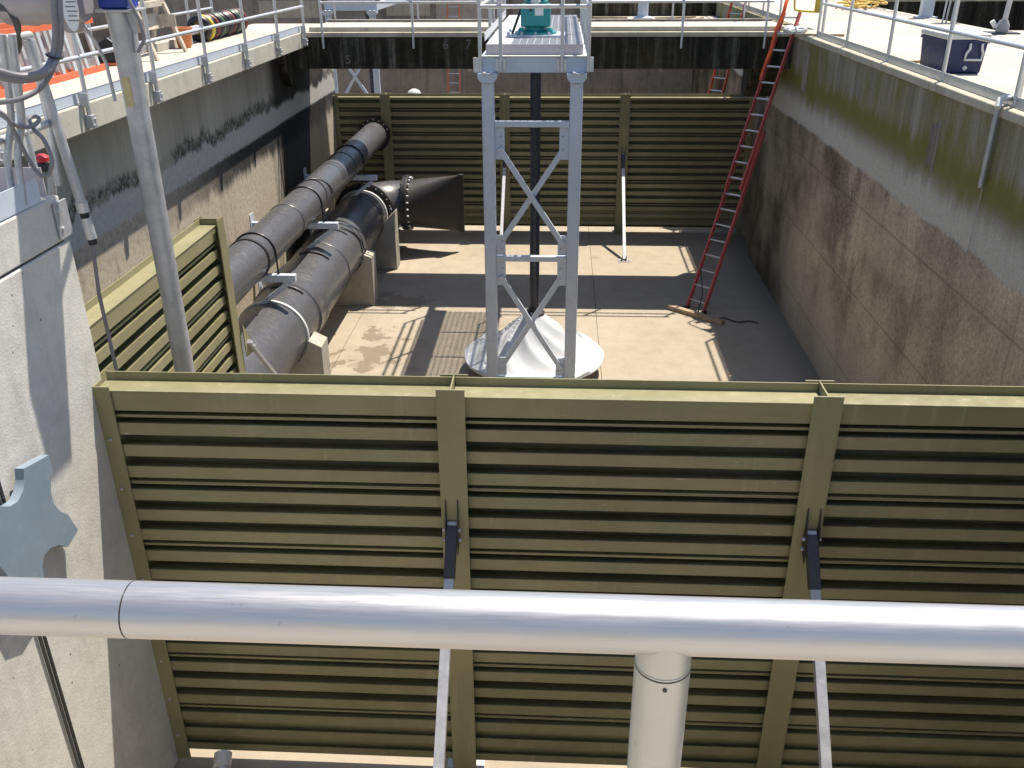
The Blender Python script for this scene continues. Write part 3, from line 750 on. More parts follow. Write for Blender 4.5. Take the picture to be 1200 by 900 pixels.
obj('shaft', MB().tube([(mx, my, 1.0), (mx, my, 5.32)], .078, 24), 'shaft', mix)
m = MB().lathe((mx, my, 1.02), [(.17, 0), (.17, .04), (.1, .06), (.1, .12), (.06, .12)], 24)
cpl = obj('coupling', m, 'black', mix); m = MB()
for i in range(10): bolt(m, (mx+.135*math.cos(i*.628), my+.135*math.sin(i*.628), 1.06), ZA, .018, .03)
obj('bolt', m, 'galv', cpl)['kind'] = 'stuff'
obj('support_ring', MB().lathe((mx, my, .002), [(.3, 0), (.3, .03), (.2, .05), (.2, .27), (.05, .27)], 24), 'black', mix)
dr = thing('gear_motor', 'teal gear motor bolted on the tower platform', 'motor', (mx, my-.0, 5.30))
gm = MB().box((mx-.42, my-.32, 5.302), (mx+.42, my+.3, 5.33)); bp = obj('base_plate', gm, 'steel_grey', dr, bevel=.004)
m = MB()
for i in range(10): bolt(m, (mx-.38+.76*(i % 5)/4, my-.28+.52*(i//5), 5.33), ZA, .022, .04)
obj('bolt', m, 'galv', bp)['kind'] = 'stuff'
obj('foot_flange', MB().lathe((mx, my, 5.332), [(.3, 0), (.3, .025), (.17, .05), (.15, .12)], 28), 'teal', dr)
for sx in (-1, 1): obj('lug', MB().lathe((mx+sx*.2, my-.2, 5.34), [(.05, 0), (.05, .05), (.03, .08)], 12), 'teal', dr)
obj('gearbox', MB().box((mx-.21, my-.2, 5.43), (mx+.21, my+.2, 5.72)), 'teal', dr, bevel=.025)
obj('motor_flange', MB().lathe((mx, my, 5.72), [(.17, 0), (.17, .04), (.13, .06)], 28), 'teal', dr)
mt = obj('motor_body', MB().lathe((mx, my, 5.78), [(.13, 0), (.15, .03), (.15, .4), (.12, .45), (.1, .5)], 28), 'teal', dr)
m = MB()
for i in range(20):
    t = 2*math.pi*i/20; m.obox((mx+.158*math.cos(t), my+.158*math.sin(t), 6.0), V((math.cos(t), math.sin(t), 0)), V((-math.sin(t), math.cos(t), 0)), ZA, .012, .004, .16)
obj('cooling_fin', m, 'teal', mt)['kind'] = 'stuff'
obj('breather_cap', MB().lathe((mx, my-.21, 5.7), [(.05, 0), (.05, .05), (.07, .055), (.065, .09)], 16), 'white_pl', dr)
obj('name_plate', MB().box((mx-.01, my-.206, 5.58), (mx+.11, my-.2, 5.68)), 'tag', dr)
obj('drain_plug', MB().lathe((mx-.07, my-.2, 5.65), [(.02, 0), (.02, .012)], 8, -YA), 'black', dr)
obj('torque_arm', MB().bar((mx-.2, my-.05, 5.68), (mx-.33, my-.2, 5.34), .03, .02), 'black', dr)
# farther tower beyond the far fence
t2, a_, b_ = tower(-5.6, 25.5, 'distant blue-grey mixer tower behind the far olive fence', '')
obj('shaft', MB().tube([(-5.35, 26.6, .5), (-5.35, 26.6, 5.2)], .08, 16), 'shaft', t2)

# ------------------------------------------------------------------ railings
def railing(label, p0, p1, posts, zb, heights, top, toe=None, bracket=None, r=.024, ext=(0, 0), name='guardrail', mat='alu'):
    p0, p1 = V(p0), V(p1); d = (p1-p0).normalized(); side = d.cross(ZA)
    t = thing(name, label, 'railing', (p0+p1)/2)
    for s in posts:
        b = p0+d*s
        po = obj('post', MB().tube([(b.x, b.y, zb), (b.x, b.y, top)], r, 14), mat, t)
        if bracket:
            bx = MB().obox(V((b.x, b.y, bracket[0]+.065))+side*0, d, side, ZA, .045, .04, .065)
            bc = MB().obox(V((b.x, b.y, bracket[1]+.05))-d*.06, d, side, ZA, .012, .045, .07)
            bo = obj('socket', bx, 'galv', po, bevel=.004); obj('clip', bc, 'galv', po, bevel=.004)
            m = MB(); bolt(m, V((b.x, b.y, bracket[0]+.09))+side*.04*bracket[2]+d*.02, side*bracket[2], .012, .015); bolt(m, V((b.x, b.y, bracket[0]+.03))+side*.04*bracket[2]-d*.02, side*bracket[2], .012, .015)
            obj('bolt', m, 'alu', bo)['kind'] = 'stuff'
    for h in heights:
        a = p0-d*ext[0]; b = p1+d*ext[1]
        obj('rail', MB().tube([(a.x, a.y, h), (b.x, b.y, h)], r*.98, 14), mat, t)
    if toe:
        off, z0, z1, tm = toe
        m = MB().obox((p0+p1)/2+side*off+ZA*((z0+z1)/2-(p0.z+p1.z)/2), d, side, ZA, (p1-p0).length/2, .006, (z1-z0)/2)
        obj('toe_board', m, tm, t)
    return t
# left walkway, basin side (side vector for +Y direction is +X)
railing('white guardrail along the basin edge of the left walkway', (-4.93, 6.0, 5), (-4.93, 18.3, 5), [1.75*k+.0 for k in range(8)], 4.78, [5.46, 6.0], 6.02, (-.085, 5.01, 5.115, 'steel_grey'), (4.76, 5.0, 1))
railing('white guardrail along the outer edge of the left walkway behind the sawhorse', (-6.5, 7, 5), (-6.5, 17.8, 5), [.6+1.8*k for k in range(6)]+[10.8], 5.0, [5.46, 6.0], 6.02, (.05, 5.012, 5.11, 'alu'))
# right pavement
rr = railing('white guardrail along the right pavement in front of the blue cooler', (XR+.1, .6, 5), (XR+.1, 17.15, 5), [.75, 2.75, 4.75, 6.75, 8.85, 10.74, 12.74, 14.74, 16.53], 4.99, [5.545, 6.1], 6.12, (-.0, 5.005, 5.10, 'alu'))
obj('post', MB().tube([(XR+.28, 9.78, 4.985), (XR+.28, 9.78, 6.12)], .024, 14), 'alu', rr)
railing('guardrail on the right pavement edge beyond the cross walkway', (4.62, 20.6, 5), (4.62, 32, 5), [.4+1.8*k for k in range(7)], 4.985, [5.5, 6.05], 6.07, (0, 5.0, 5.1, 'galv'))
railing('guardrail along the outer edge of the right pavement', (8.1, 20.4, 5), (8.1, 32, 5), [.1+1.9*k for k in range(7)], 4.985, [5.5, 6.05], 6.07)
# cross walkway
fr = railing('white guardrail along the front of the cross walkway, left of the tower', (-4.6, YB-.06, 5), (-1.2, YB-.06, 5), [.0, 1.75, 3.3], 4.7, [5.52, 6.02], 6.04)
railing('white guardrail along the front of the cross walkway, right of the tower', (.5, YB-.06, 5), (3.9, YB-.06, 5), [1.75, 3.3], 4.7, [5.52, 6.02], 6.04)
railing('guardrail with dark posts along the back of the cross walkway', (-4.9, 20.12, 5), (4.2, 20.12, 5), [.15, 1.9, 3.65, 5.4, 7.15, 8.6], 5.09, [5.6, 6.1], 6.12, None, None, .02, mat='galv')

# near left wall railing
nr = railing('near guardrail on the sunlit wall, cables looped over it', (PX-.12, .4, 5), (PX-.12, 5.72, 5), [.5, 2.1, 3.7, 5.3], 4.78, [5.41, 5.96], 5.98, None, None, .026, (0, .28))
obj('post', MB().tube([(PX-.12, 6.0, 5.96), (PX-.12, 6.0, 5.41), (PX-.14, 5.98, 5.0)], .024, 12), 'alu', nr)
obj('toe_board', MB().box((PX-.02, .4, 5.01), (PX-.012, 5.52, 5.16)), 'steel_grey', nr)
m = MB().box((PX, 5.62, 4.70), (PX+.012, 5.72, 4.95)); bolt(m, (PX+.012, 5.67, 4.77), XA, .014, .014); bolt(m, (PX+.012, 5.67, 4.88), XA, .014, .014)
obj('post_bracket', MB().box((PX-.0, 5.60, 4.73), (PX+.014, 5.76, 4.97)), 'galv', nr, bevel=.003)
m = MB(); bolt(m, (PX+.014, 5.64, 4.80), XA, .014, .014); bolt(m, (PX+.014, 5.64, 4.91), XA, .014, .014)
obj('bolt', m, 'alu', nr)['kind'] = 'stuff'
obj('toe_board', MB().box((PX-.7, 5.62, 5.01), (PX-.03, 5.628, 5.2)), 'mauve_edge', nr)

# foreground handrail at the camera
fh = thing('handrail', 'thick shiny aluminium handrail crossing the foreground', 'railing', (0, .5, 5))
RY, RZ, RR = .5, 6.022, .0204
x_joint = -.302
obj('rail', MB().tube([(x_joint+.0006, RY, RZ), (3.2, RY, RZ)], RR, 48), 'rail_near', fh)
obj('rail', MB().tube([(-3.0, RY, RZ), (x_joint-.0006, RY, RZ)], RR, 48), 'rail_near', fh)
obj('sleeve', MB().tube([(x_joint-.02, RY, RZ), (x_joint+.02, RY, RZ)], RR-.0008, 32), 'black', fh)
po = obj('post', MB().tube([(.0795, RY, 4.8), (.0795, RY, 5.990)], .0200, 40), 'post_near', fh)
obj('saddle', MB().tube([(.0795, RY, 5.988), (.0795, RY, 6.0185)], .0196, 40), 'post_near', po)
obj('seam_ring', MB().tube([(.0795, RY, 5.9872), (.0795, RY, 5.9886)], .02012, 40), 'black', po)
obj('rivet', MB().lathe((.0795, RY-.0198, 5.9815), [(.0016, 0), (.0016, .001)], 12, -YA), 'black', po)
obj('post', MB().tube([(-1.5, RY, 4.8), (-1.5, RY, 6.0)], .0245, 24), 'post_near', fh)
obj('post', MB().tube([(1.8, RY, 4.8), (1.8, RY, 6.0)], .0245, 24), 'post_near', fh)

# ------------------------------------------------------------------ left: gate operator on its post, cables, probe
gp = thing('gate_operator', 'grey post with grey gearbox, white tag and blue motor on top', 'actuator', (-2.99, 6.45, 0))
gx, gy = -2.99, 6.45
obj('post', MB().tube([(gx, gy, 0), (gx, gy, 5.45), (gx, gy, 5.9), (gx, gy, 6.07)], [.07, .079, .086, .098], 32), 'galv', gp)
obj('sticker', MB().obox((gx-.010, gy-.081, 5.56), V((1, -.12, 0)).normalized(), V((.12, 1, 0)).normalized(), ZA, .028, .002, .1), 'sticker', gp)
obj('head_plate', MB().box((gx-.12, gy-.12, 6.072), (gx+.13, gy+.12, 6.09)), 'galv', gp, bevel=.004)
obj('motor', MB().box((gx-.1, gy-.1, 6.092), (gx+.1, gy+.1, 6.36)), 'blue', gp, bevel=.02)
shadow_bx = obj('shadow_box', MB().box((-2.78, 5.93, 6.62), (-2.32, 6.2, 7.25)), 'housing', gp, bevel=.01)  # unseen box, added to cast shadows on the near left wall
obj('shadow_box_arm', MB().bar((gx, gy, 6.36), (gx, gy, 7.0), .07, .07, YA).bar((gx, gy-.02, 6.95), (-2.6, 6.19, 6.95), .06, .06), 'galv', gp)  # arm carrying the added shadow-casting box
obj('conduit', MB().tube([(-2.72, 6.0, 6.62), (-2.72, 6.02, 6.3), (gx+.1, gy-.05, 6.2)], .02, 8), 'galv', gp)  # added along with the unseen box above the post
hs = obj('gear_housing', MB().lathe((gx-.72, gy-.12, 6.16), [(.12, 0), (.165, .02), (.17, .2), (.16, .22), (.16, .5), (.14, .54)], 32, XA), 'housing', gp)
obj('drain_boss', MB().lathe((gx-.28, gy-.12, 5.95), [(.05, 0), (.075, .03), (.075, .09)], 6), 'housing', hs)
m = MB(); q = []
for k in range(24):
    t = 2*math.pi*k/24; q.append((gx-.185+.055*math.cos(t), gy-.31, 6.13+.16*math.sin(t)*(1 if math.sin(t) < 0 else 1.0)))
tg = obj('tag_plate', MB().prism(q, (0, .006, 0)), 'tag', gp)
m = MB()
for k in range(7): m.box((gx-.21+.004*(k % 3), gy-.3115, 6.2-.028*k), (gx-.135-.01*(k % 2), gy-.3105, 6.208-.028*k))
obj('printed_line', m, 'tag_ink', tg)['kind'] = 'stuff'
m = MB().tube([(gx-.17, gy-.2, 5.99), (gx-.14, gy-.15, 5.9), (gx-.12, gy-.09, 5.75), (gx-.11, gy-.085, 5.5)], .012, 8); obj('conduit', m, 'galv', gp)
m = MB().tube([(gx+.12, gy-.1, 6.15), (gx+.17, gy-.1, 6.02), (gx+.17, gy-.08, 5.9), (gx+.11, gy-.08, 5.82)], .012, 8).tube([(gx+.08, gy-.11, 6.07), (gx+.105, gy-.1, 5.95), (gx+.09, gy-.09, 5.82)], .009, 8); obj('motor_cable', m, 'cable', gp)

# thick cable bundle
def smooth_path(pts, n=10):
    pts = [V(p) for p in pts]; P = [pts[0]*2-pts[1]]+pts+[pts[-1]*2-pts[-2]]; out = []
    for i in range(1, len(P)-2):
        for k in range(n):
            t = k/n; a, b, c_, d = P[i-1], P[i], P[i+1], P[i+2]
            out.append(.5*((2*b)+(c_-a)*t+(2*a-5*b+4*c_-d)*t*t+(3*b-a-3*c_+d)*t**3))
    out.append(pts[-1]); return out
def px(x, y, Y):
    """point at depth Y seen at pixel (x, y) of the 1200 x 900 photograph"""
    d = (x-600)*ax-(y-450)*ay+1058.5*af; return V((0, 0, CAM_H))+d*(Y/d.y)
cb = thing('cable_bundle', 'thick grey cable bundle hanging in front of the orange ladders', 'cable', px(62, 60, 5.0))
for k, (dx, dy, dz) in enumerate(((0, 0, 0), (.022, .02, .01), (-.012, .025, -.012))):
    e = V((dx, dy, dz))
    pts = [px(64, -60, 5.0)+e, px(63, 0, 5.0)+e, px(65, 35, 5.0)+e, px(62, 65, 5.0)+e, px(48, 86, 4.9)+e*1.3, px(20, 92, 4.8)+e, px(-10, 86, 4.7)+e]
    obj('cable', MB().tube(smooth_path(pts), .017, 10), 'cable', cb)
pts = [px(66, 60, 5.03), px(60, 85, 5.0), px(45, 105, 4.95), px(20, 117, 4.85), px(-12, 121, 4.8)]
obj('cable', MB().tube(smooth_path(pts), .014, 10), 'cable', cb)
obj('cable_tie', MB().torus(px(61, 66, 5.0)+V((.006, .012, 0)), .04, .006, (px(63, 40, 5.0)-px(60, 75, 5.0)).normalized(), 20, 6), 'black', cb)
lp = thing('looped_cable', 'loose grey cable looped over the near guardrail post', 'cable', px(45, 150, 5.4))
pts = [px(-10, 125, 5.3), px(6, 138, 5.3), px(22, 148, 5.4), px(38, 148, 5.5), px(46, 140, 5.6), px(40, 136, 5.65), px(34, 139, 5.6), px(40, 152, 5.5), px(52, 165, 5.5), px(61, 190, 5.5), px(55, 206, 5.5), px(42, 200, 5.45), px(22, 165, 5.4), px(8, 138, 5.3), px(-6, 128, 5.25)]
obj('cable', MB().tube(smooth_path(pts), .013, 10), 'cable', lp)
cc = thing('black_cables', 'bunch of black cables draped over the near guardrail top', 'cable', px(15, 30, 5.6))
for k in range(4):
    o_ = k*3.0
    pts = [px(-10, 2+o_, 5.7), px(5+o_*.4, 8+o_*.5, 5.65), px(15+o_*.5, 22, 5.62), px(20+o_*.3, 36, 5.66), px(24-o_*.7, 52, 5.75), px(20-o_*.4, 64, 5.8)]
    obj('cable', MB().tube(smooth_path(pts), .011, 8), 'cable_dark', cc)
# level probe pipe
pb = thing('level_probe', 'grey probe pipe hanging beside the end of the sunlit wall', 'probe', (-3.3, 6.0, 4.0))
a0, a1 = V((-3.40, 5.98, 5.93)), V((-3.30, 6.0, 4.88))
obj('guide_pipe', MB().tube([a0, a1], .034, 20), 'galv', pb)
obj('coupling', MB().tube([a1, a1+V((.004, 0, -.07))], .041, 20), 'alu', pb)
obj('hose_end', MB().tube([a1+V((.004, 0, -.07)), a1+V((.006, 0, -.11))], .03, 16), 'black', pb)
obj('sensor_body', MB().tube([a1+V((.008, 0, -.11)), a1+V((.022, 0, -.26))], .036, 20), 'alu', pb)
obj('sensor_head', MB().tube([a1+V((.022, 0, -.26)), a1+V((.025, 0, -.30))], .03, 16), 'black', pb)
obj('cable', MB().tube([a1+V((.01, .02, -.27)), V((-3.33, 6.03, 4.2)), V((-3.33, 6.05, 3.2))], .014, 10), 'cable', pb)
# conduits and little valve behind the guardrail
for k, lab in enumerate(('flexible steel conduit standing behind the near guardrail, left one', 'flexible steel conduit standing behind the near guardrail, right one')):
    xx = 8+12*k; o = MB().tube(smooth_path([px(xx-6, 40, 5.45), px(xx, 90, 5.45), px(xx+5, 140, 5.45), px(xx+1, 185, 5.4), px(xx+8, 240, 5.35)]), .022, 10)
    tag(obj('flexible_conduit', o, 'galv', loc=px(xx+8, 240, 5.35)), lab, 'conduit', 'conduits behind the near guardrail')
hv = thing('hose_valve', 'small black valve with red cap behind the looped cable', 'valve', px(50, 190, 6.2))
obj('body', MB().tube([px(46, 192, 6.2), px(60, 196, 6.2)], .045, 14), 'black', hv); obj('cap', MB().lathe(px(50, 189, 6.2), [(.05, 0), (.05, .03), (.02, .05)], 12), 'redcap', hv)
obj('riser', MB().tube([px(60, 196, 6.2), px(62, 240, 6.2)], .03, 12), 'galv', hv)

# slotted star plate on the near wall
sp = thing('star_plate', 'blue-grey steel plate with round bites fixed to the sunlit wall', 'plate', (PX, 4.2, 3.2))
def px_x(x, y, X):
    d = (x-600)*ax-(y-450)*ay+1058.5*af; return V((0, 0, CAM_H))+d*(X/d.x)
cyp, czp = 4.36, 3.36
ol = [(28, 549), (57, 533), (63, 552), (60, 565), (60, 578), (64, 591), (71, 599), (80, 603), (92, 621), (80, 641), (69, 639), (59, 643), (52, 652), (50, 664), (53, 682), (40, 703), (20, 708), (12, 690), (8, 674), (0, 664), (-12, 660), (-28, 668), (-42, 645), (-30, 612), (-14, 590), (0, 593), (12, 593), (21, 587), (27, 575), (29, 562)]
obj('plate', MB().prism([px_x(p[0], p[1], PX+.10) for p in ol], (-.06, 0, 0)), 'plate', sp, bevel=.003)
m = MB()
m.tube([(PX, 4.40, 3.18), (PX+.05, 4.40, 3.18)], .03, 12)
obj('standoff', m, 'galv', sp)
for k, lab in enumerate(('dark cable hanging straight down the sunlit wall, left of the pair', 'dark cable hanging straight down the sunlit wall, right of the pair')):
    o = MB().tube([(PX+.014, 4.31+.055*k, 4.9), (PX+.016, 4.32+.045*k, 2.6), (PX+.014, 4.33+.03*k, .03)], .011, 10)
    tag(obj('hanging_cable', o, 'cable_dark', loc=(PX+.035, 4.33, 0)), lab, 'cable', 'cables down the sunlit wall')
# pipe stub on the floor before the fence
st = thing('valve_stub', 'small pale pipe stub at the foot of the foreground fence', 'valve', (-2.78, 5.2, 0))
obj('pipe', MB().tube([(-2.70, 5.15, .0), (-2.72, 5.2, .16), (-2.77, 5.36, .22)], [.06, .06, .06], 16), 'galv', st)
obj('cap', MB().tube([(-2.768, 5.33, .215), (-2.79, 5.44, .25)], .075, 16), 'white_pl', st)
obj('tee', MB().tube([(-2.83, 5.2, .13), (-2.62, 5.2, .13)], .04, 12), 'galv', st)

# ------------------------------------------------------------------ red extension ladder
def ladder(name, label, foot, top, wdir, width, n, s0, mat, rung_mat, fly=None, group=None):
    foot, top, wdir = V(foot), V(top), V(wdir).normalized(); d = (top-foot).normalized(); L = (top-foot).length
    wdir = (wdir-d*wdir.dot(d)).normalized(); nrm = wdir.cross(d).normalized()
    if nrm.z < 0: nrm = -nrm
    t = thing(name, label, 'ladder', foot, group)
    for q in (-1, 1):
        o_ = wdir*q*width/2
        base_len = L if not fly else L*fly[0]
        c0 = foot+o_; m = MB().obox(c0+d*base_len/2, wdir, nrm, d, .006, .038, base_len/2)
        for e in (-1, 1): m.obox(c0+d*base_len/2-wdir*q*.012+nrm*.034*e, wdir, nrm, d, .014, .005, base_len/2)
        obj('side_rail', m, mat, t)
        if fly:
            f0, f1 = L*fly[1], L; c1_ = foot+wdir*q*(width/2-.035)+nrm*.075
            m = MB().obox(c1_+d*(f0+f1)/2, wdir, nrm, d, .006, .036, (f1-f0)/2)
            for e in (-1, 1): m.obox(c1_+d*(f0+f1)/2-wdir*q*.012+nrm*.032*e, wdir, nrm, d, .014, .005, (f1-f0)/2)
            obj('fly_rail', m, mat, t)
        obj('foot', MB().obox(foot+o_+ZA*.03, wdir, wdir.cross(ZA), ZA, .035, .06, .03), 'black', t, bevel=.005)
    for k in range(n):
        s = s0+.3048*k
        if s > L-.05: break
        on_fly = fly and s > L*fly[1]
        c = foot+d*s+(nrm*.075 if on_fly else V((0, 0, 0))); hw = width/2-(.04 if on_fly else .0)
        obj('rung', MB().obox(c, wdir, nrm, d, hw, .02, .013), rung_mat, t, bevel=.004)
    return t, d, wdir, nrm, L
rl, d_, w_, n_, L_ = ladder('extension_ladder', 'red extension ladder leaning from basin floor to the right corner', (2.69, 16.72, 0), (4.31, 18.39, 5.30), (.25, -.30, 0), .44, 19, .2, 'red', 'alu', (.62, .42))
sp_ = V((2.69, 16.72, 0))+n_*.1-w_*.19
pts = [sp_+d_*s+V((.012*math.sin(s*9), .015*math.cos(s*7), .0)) for s in [4.5+.09*k for k in range(17)]]+[sp_+d_*6.0+V((.06, .1, .1))]
m = MB().tube(pts, [.028]*4+[.036]*13+[.03], 8); obj('wrapped_strap', m, 'strap', rl)
tb = tag(obj('timber_plank', MB().obox((2.66, 16.43, .045), V((.62, -.55, 0)).normalized(), V((.55, .62, 0)).normalized(), ZA, .62, .055, .042), 'timber', loc=(2.66, 16.43, .0), bevel=.004), 'weathered timber laid on the floor against the red ladder feet', 'timber')
pts = smooth_path([(2.72, 16.7, .9), (2.78, 16.6, .4), (2.74, 16.55, .03), (2.95, 16.3, .015), (3.2, 16.35, .015), (3.4, 16.15, .015), (3.65, 16.2, .015), (3.8, 16.1, .015)])
tag(obj('power_cable', MB().tube(pts, .012, 8), 'black', loc=(2.7, 16.6, 0)), 'black cord trailing over the floor from the red ladder feet', 'cord')
ladder('extension_ladder', 'orange-red ladder standing in the farther basin behind the cross beam', (3.2, 22.9, 0), (4.38, 24.2, 5.75), (.3, -.3, 0), .42, 18, .3, 'orange', 'alu')

# ------------------------------------------------------------------ left walkway clutter
def side_ladder(label, x0, x1, y0, y1, h, dz, mat):
    t = thing('step_ladder', label, 'ladder', (x0, (y0+y1)/2, 5.006), 'ladders lying on their sides on the left walkway')
    m = MB().bar((x0, y0, 5.045), (x0, y1, 5.045), .035, .075); obj('side_rail', m, mat, t)
    m = MB().bar((x1, y0+dz, 5.045+h), (x1, y1-dz*.4, 5.045+h), .035, .075); obj('side_rail', m, mat, t)
    k = 0; y = y0+.18
    while y < y1-.05:
        f = (y-y0)/(y1-y0); ya = y; yb_ = (y0+dz)+(y1-dz*.4-y0-dz)*f
        obj('step', MB().bar((x0, ya, 5.08), (x1, yb_, 5.01+h), .03, .07, V((0, 1, 0))), 'alu', t); y += .3
    return t
side_ladder('orange ladder lying on its side on the left walkway, front one', -6.07, -6.15, 9.6, 12.42, .58, .05, 'orange')
side_ladder('orange ladder lying on its side against the outer rail, rear one', -6.26, -6.33, 9.2, 12.1, .62, .1, 'orange')
tag(obj('plywood_sheet', MB().obox((-6.4, 11.0, 5.33), YA, V((1, 0, .1)).normalized(), V((-.1, 0, 1)).normalized(), 1.3, .009, .32), 'mauve', loc=(-6.4, 11, 5.0)), 'grey panel sheet leaning behind the orange ladders', 'panel')

sh = thing('sawhorse', 'weathered wooden sawhorse on the left walkway', 'sawhorse', (-6.08, 14.0, 5.0))
A, B = V((-6.07, 13.35, 5.72)), V((-6.10, 14.62, 5.72))
obj('top_beam', MB().bar(A, B, .09, .09), 'wood', sh, bevel=.004)
for f_, t_ in (((-5.80, 13.42, 5.0), A+V((.05, .1, 0))), ((-5.84, 14.62, 5.0), B+V((.05, -.08, 0))), ((-6.36, 13.42, 5.0), A+V((-.05, .1, 0))), ((-6.38, 14.62, 5.0), B+V((-.05, -.08, 0)))):
    obj('leg', MB().bar(f_, t_, .04, .085, V((0, 1, 0))), 'wood', sh, bevel=.003)
for f_ in (A+V((.0, .1, -.25)), B+V((0, -.08, -.25))):
    obj('end_board', MB().obox(f_, XA, YA, ZA, .2, .012, .09), 'wood', sh)
obj('side_board', MB().obox((-6.16, 13.98, 5.47), YA, V((1, 0, .35)).normalized(), V((-.35, 0, 1)).normalized(), .6, .011, .11), 'wood', sh)
rh = thing('hose_reel', 'row of dark coiled rings with yellow and red bands on the left walkway', 'reel', (-6.2, 17.3, 5.0))
cols = ['black', 'yellow', 'black', 'maroon', 'black', 'green', 'black', 'black', 'black', 'maroon', 'black', 'green', 'black', 'maroon']
for k in range(14):
    y = 16.25+.15*k; obj('coil', MB().torus((-6.2+.015*math.sin(k*2), y, 5.22), .165, .055, V((.05*math.sin(k), 1, .05)).normalized(), 28, 8), cols[k], rh)
obj('core', MB().tube([(-6.2, 15.6, 5.22), (-6.2, 18.4, 5.22)], .07, 14), 'galv', rh)
for y in (15.75, 18.36): obj('stand', MB().bar((-6.2, y, 5.005), (-6.2, y, 5.24), .08, .04, YA), 'galv', rh)
fp = thing('clay_bucket', 'small orange bucket standing beside the sawhorse', 'bucket', (-6.1, 15.25, 5.0))
obj('body', MB().lathe((-6.1, 15.25, 5.007), [(.10, 0), (.15, .30), (.135, .30), (.09, .02)], 20), 'clay', fp)
obj('rim', MB().torus((-6.1, 15.25, 5.31), .15, .012, ZA, 20, 6), 'clay', fp)
bx = thing('tool_bag', 'black bag with orange base on the left walkway', 'bag', (-6.22, 13.0, 5.0))
obj('body', MB().prism([(-6.38, 12.8, 5.05), (-6.06, 12.8, 5.05), (-6.1, 12.8, 5.3), (-6.2, 12.8, 5.38), (-6.34, 12.8, 5.3)], (0, .42, 0)), 'black', bx, bevel=.03)
obj('base', MB().box((-6.4, 12.77, 5.007), (-6.04, 13.25, 5.05)), 'orange', bx, bevel=.01)
# blue bin at the far top left
cn = thing('junction_box', 'grey kerb box by the bucket on the left walkway', 'box', (-6.38, 14.9, 5.0))
obj('body', MB().box((-6.45, 14.6, 5.007), (-6.28, 15.7, 5.13)), 'fascia', cn, bevel=.01)

# ------------------------------------------------------------------ right pavement
ck = thing('cooler', 'navy blue cooler with white lid and handle on the right pavement', 'cooler', (5.0, 12.5, 4.985))
x0, x1, y0, y1, zc = 4.73, 5.25, 12.12, 12.98, 4.985
m = MB(); k = 0
m.v = [V(p) for p in ((x0+.025, y0+.025, zc), (x1-.025, y0+.025, zc), (x1-.025, y1-.025, zc), (x0+.025, y1-.025, zc), (x0, y0, zc+.40), (x1, y0, zc+.40), (x1, y1, zc+.40), (x0, y1, zc+.40))]
m.f = [(3, 2, 1, 0), (4, 5, 6, 7)]; m.quad_strip(0, 4, 4); obj('body', m, 'navy', ck, bevel=.03)
obj('lid', MB().box((x0-.015, y0-.015, zc+.402), (x1+.015, y1+.015, zc+.475)), 'white_pl', ck, bevel=.022)
obj('rim', MB().box((x0-.008, y0-.008, zc+.36), (x1+.008, y1+.008, zc+.4)), 'navy', ck, bevel=.006)
hp = [(5.02, y0-.02, zc+.36), (5.02, y0-.03, zc+.30), (4.99, y0-.02, zc+.25), (4.99, y0+.0, zc+.17), (5.19, y0+.0, zc+.17), (5.19, y0-.02, zc+.25), (5.165, y0-.03, zc+.30), (5.165, y0-.02, zc+.36)]
obj('handle', MB().tube(hp, .016, 10), 'white_pl', ck)
obj('drain_cap', MB().lathe((5.02, y0+.035, zc+.07), [(.028, 0), (.028, .02), (.015, .03)], 14, -YA), 'white_pl', ck)
# wall conduit
wc = thing('wall_conduit', 'grey pipe clamped down the right wall below the pavement rail', 'pipe', (XR, 9.45, 4.2))
obj('pipe', MB().tube([(XR-.05, 9.45, 4.2), (XR-.05, 9.45, 5.06)], .028, 14), 'galv', wc)
obj('clamp', MB().tube(smooth_path([(XR-.08, 9.40, 5.0), (XR-.04, 9.46, 5.07), (XR+.04, 9.5, 5.08), (XR+.12, 9.6, 5.06), (XR+.16, 9.7, 5.03)]), .03, 10), 'white_pl', wc)
obj('hanging_rod', MB().tube([(XR-.03, 9.45, 4.2), (XR-.03, 9.47, 3.5)], .006, 6), 'galv', wc)
# yellow self closing gate
yg = thing('safety_gate', 'yellow safety gate at the corner of the right pavement', 'gate', (4.5, 17.4, 5.0))
obj('hinge_post', MB().tube([(4.62, 17.45, 4.985), (4.62, 17.45, 6.1)], .028, 14), 'alu', yg)
obj('gate_frame', MB().tube(smooth_path([(4.58, 17.5, 5.95), (4.3, 17.85, 5.95), (4.2, 17.98, 5.9), (4.2, 17.98, 5.45), (4.28, 17.9, 5.38), (4.58, 17.5, 5.38)], 5), .018, 10), 'yellow', yg)
obj('gate_panel', MB().obox((4.52, 17.57, 5.66), V((-.6, .75, 0)).normalized(), V((.75, .6, 0)).normalized(), ZA, .07, .008, .28), 'yellow', yg)
pts = []
for k in range(160):
    t = k*.33; pts.append((7.55+.35*math.cos(t)+.25*math.sin(t*.31), 25.6+.7*math.sin(t*1.07)+.5*math.cos(t*.23), 5.0+.0009*k+.05*abs(math.sin(t*.7))))
tag(obj('rope_pile', MB().tube(pts, .025, 6), 'rope', loc=(7.5, 25.6, 4.985)), 'pile of yellow rope lying on the far right pavement', 'rope')
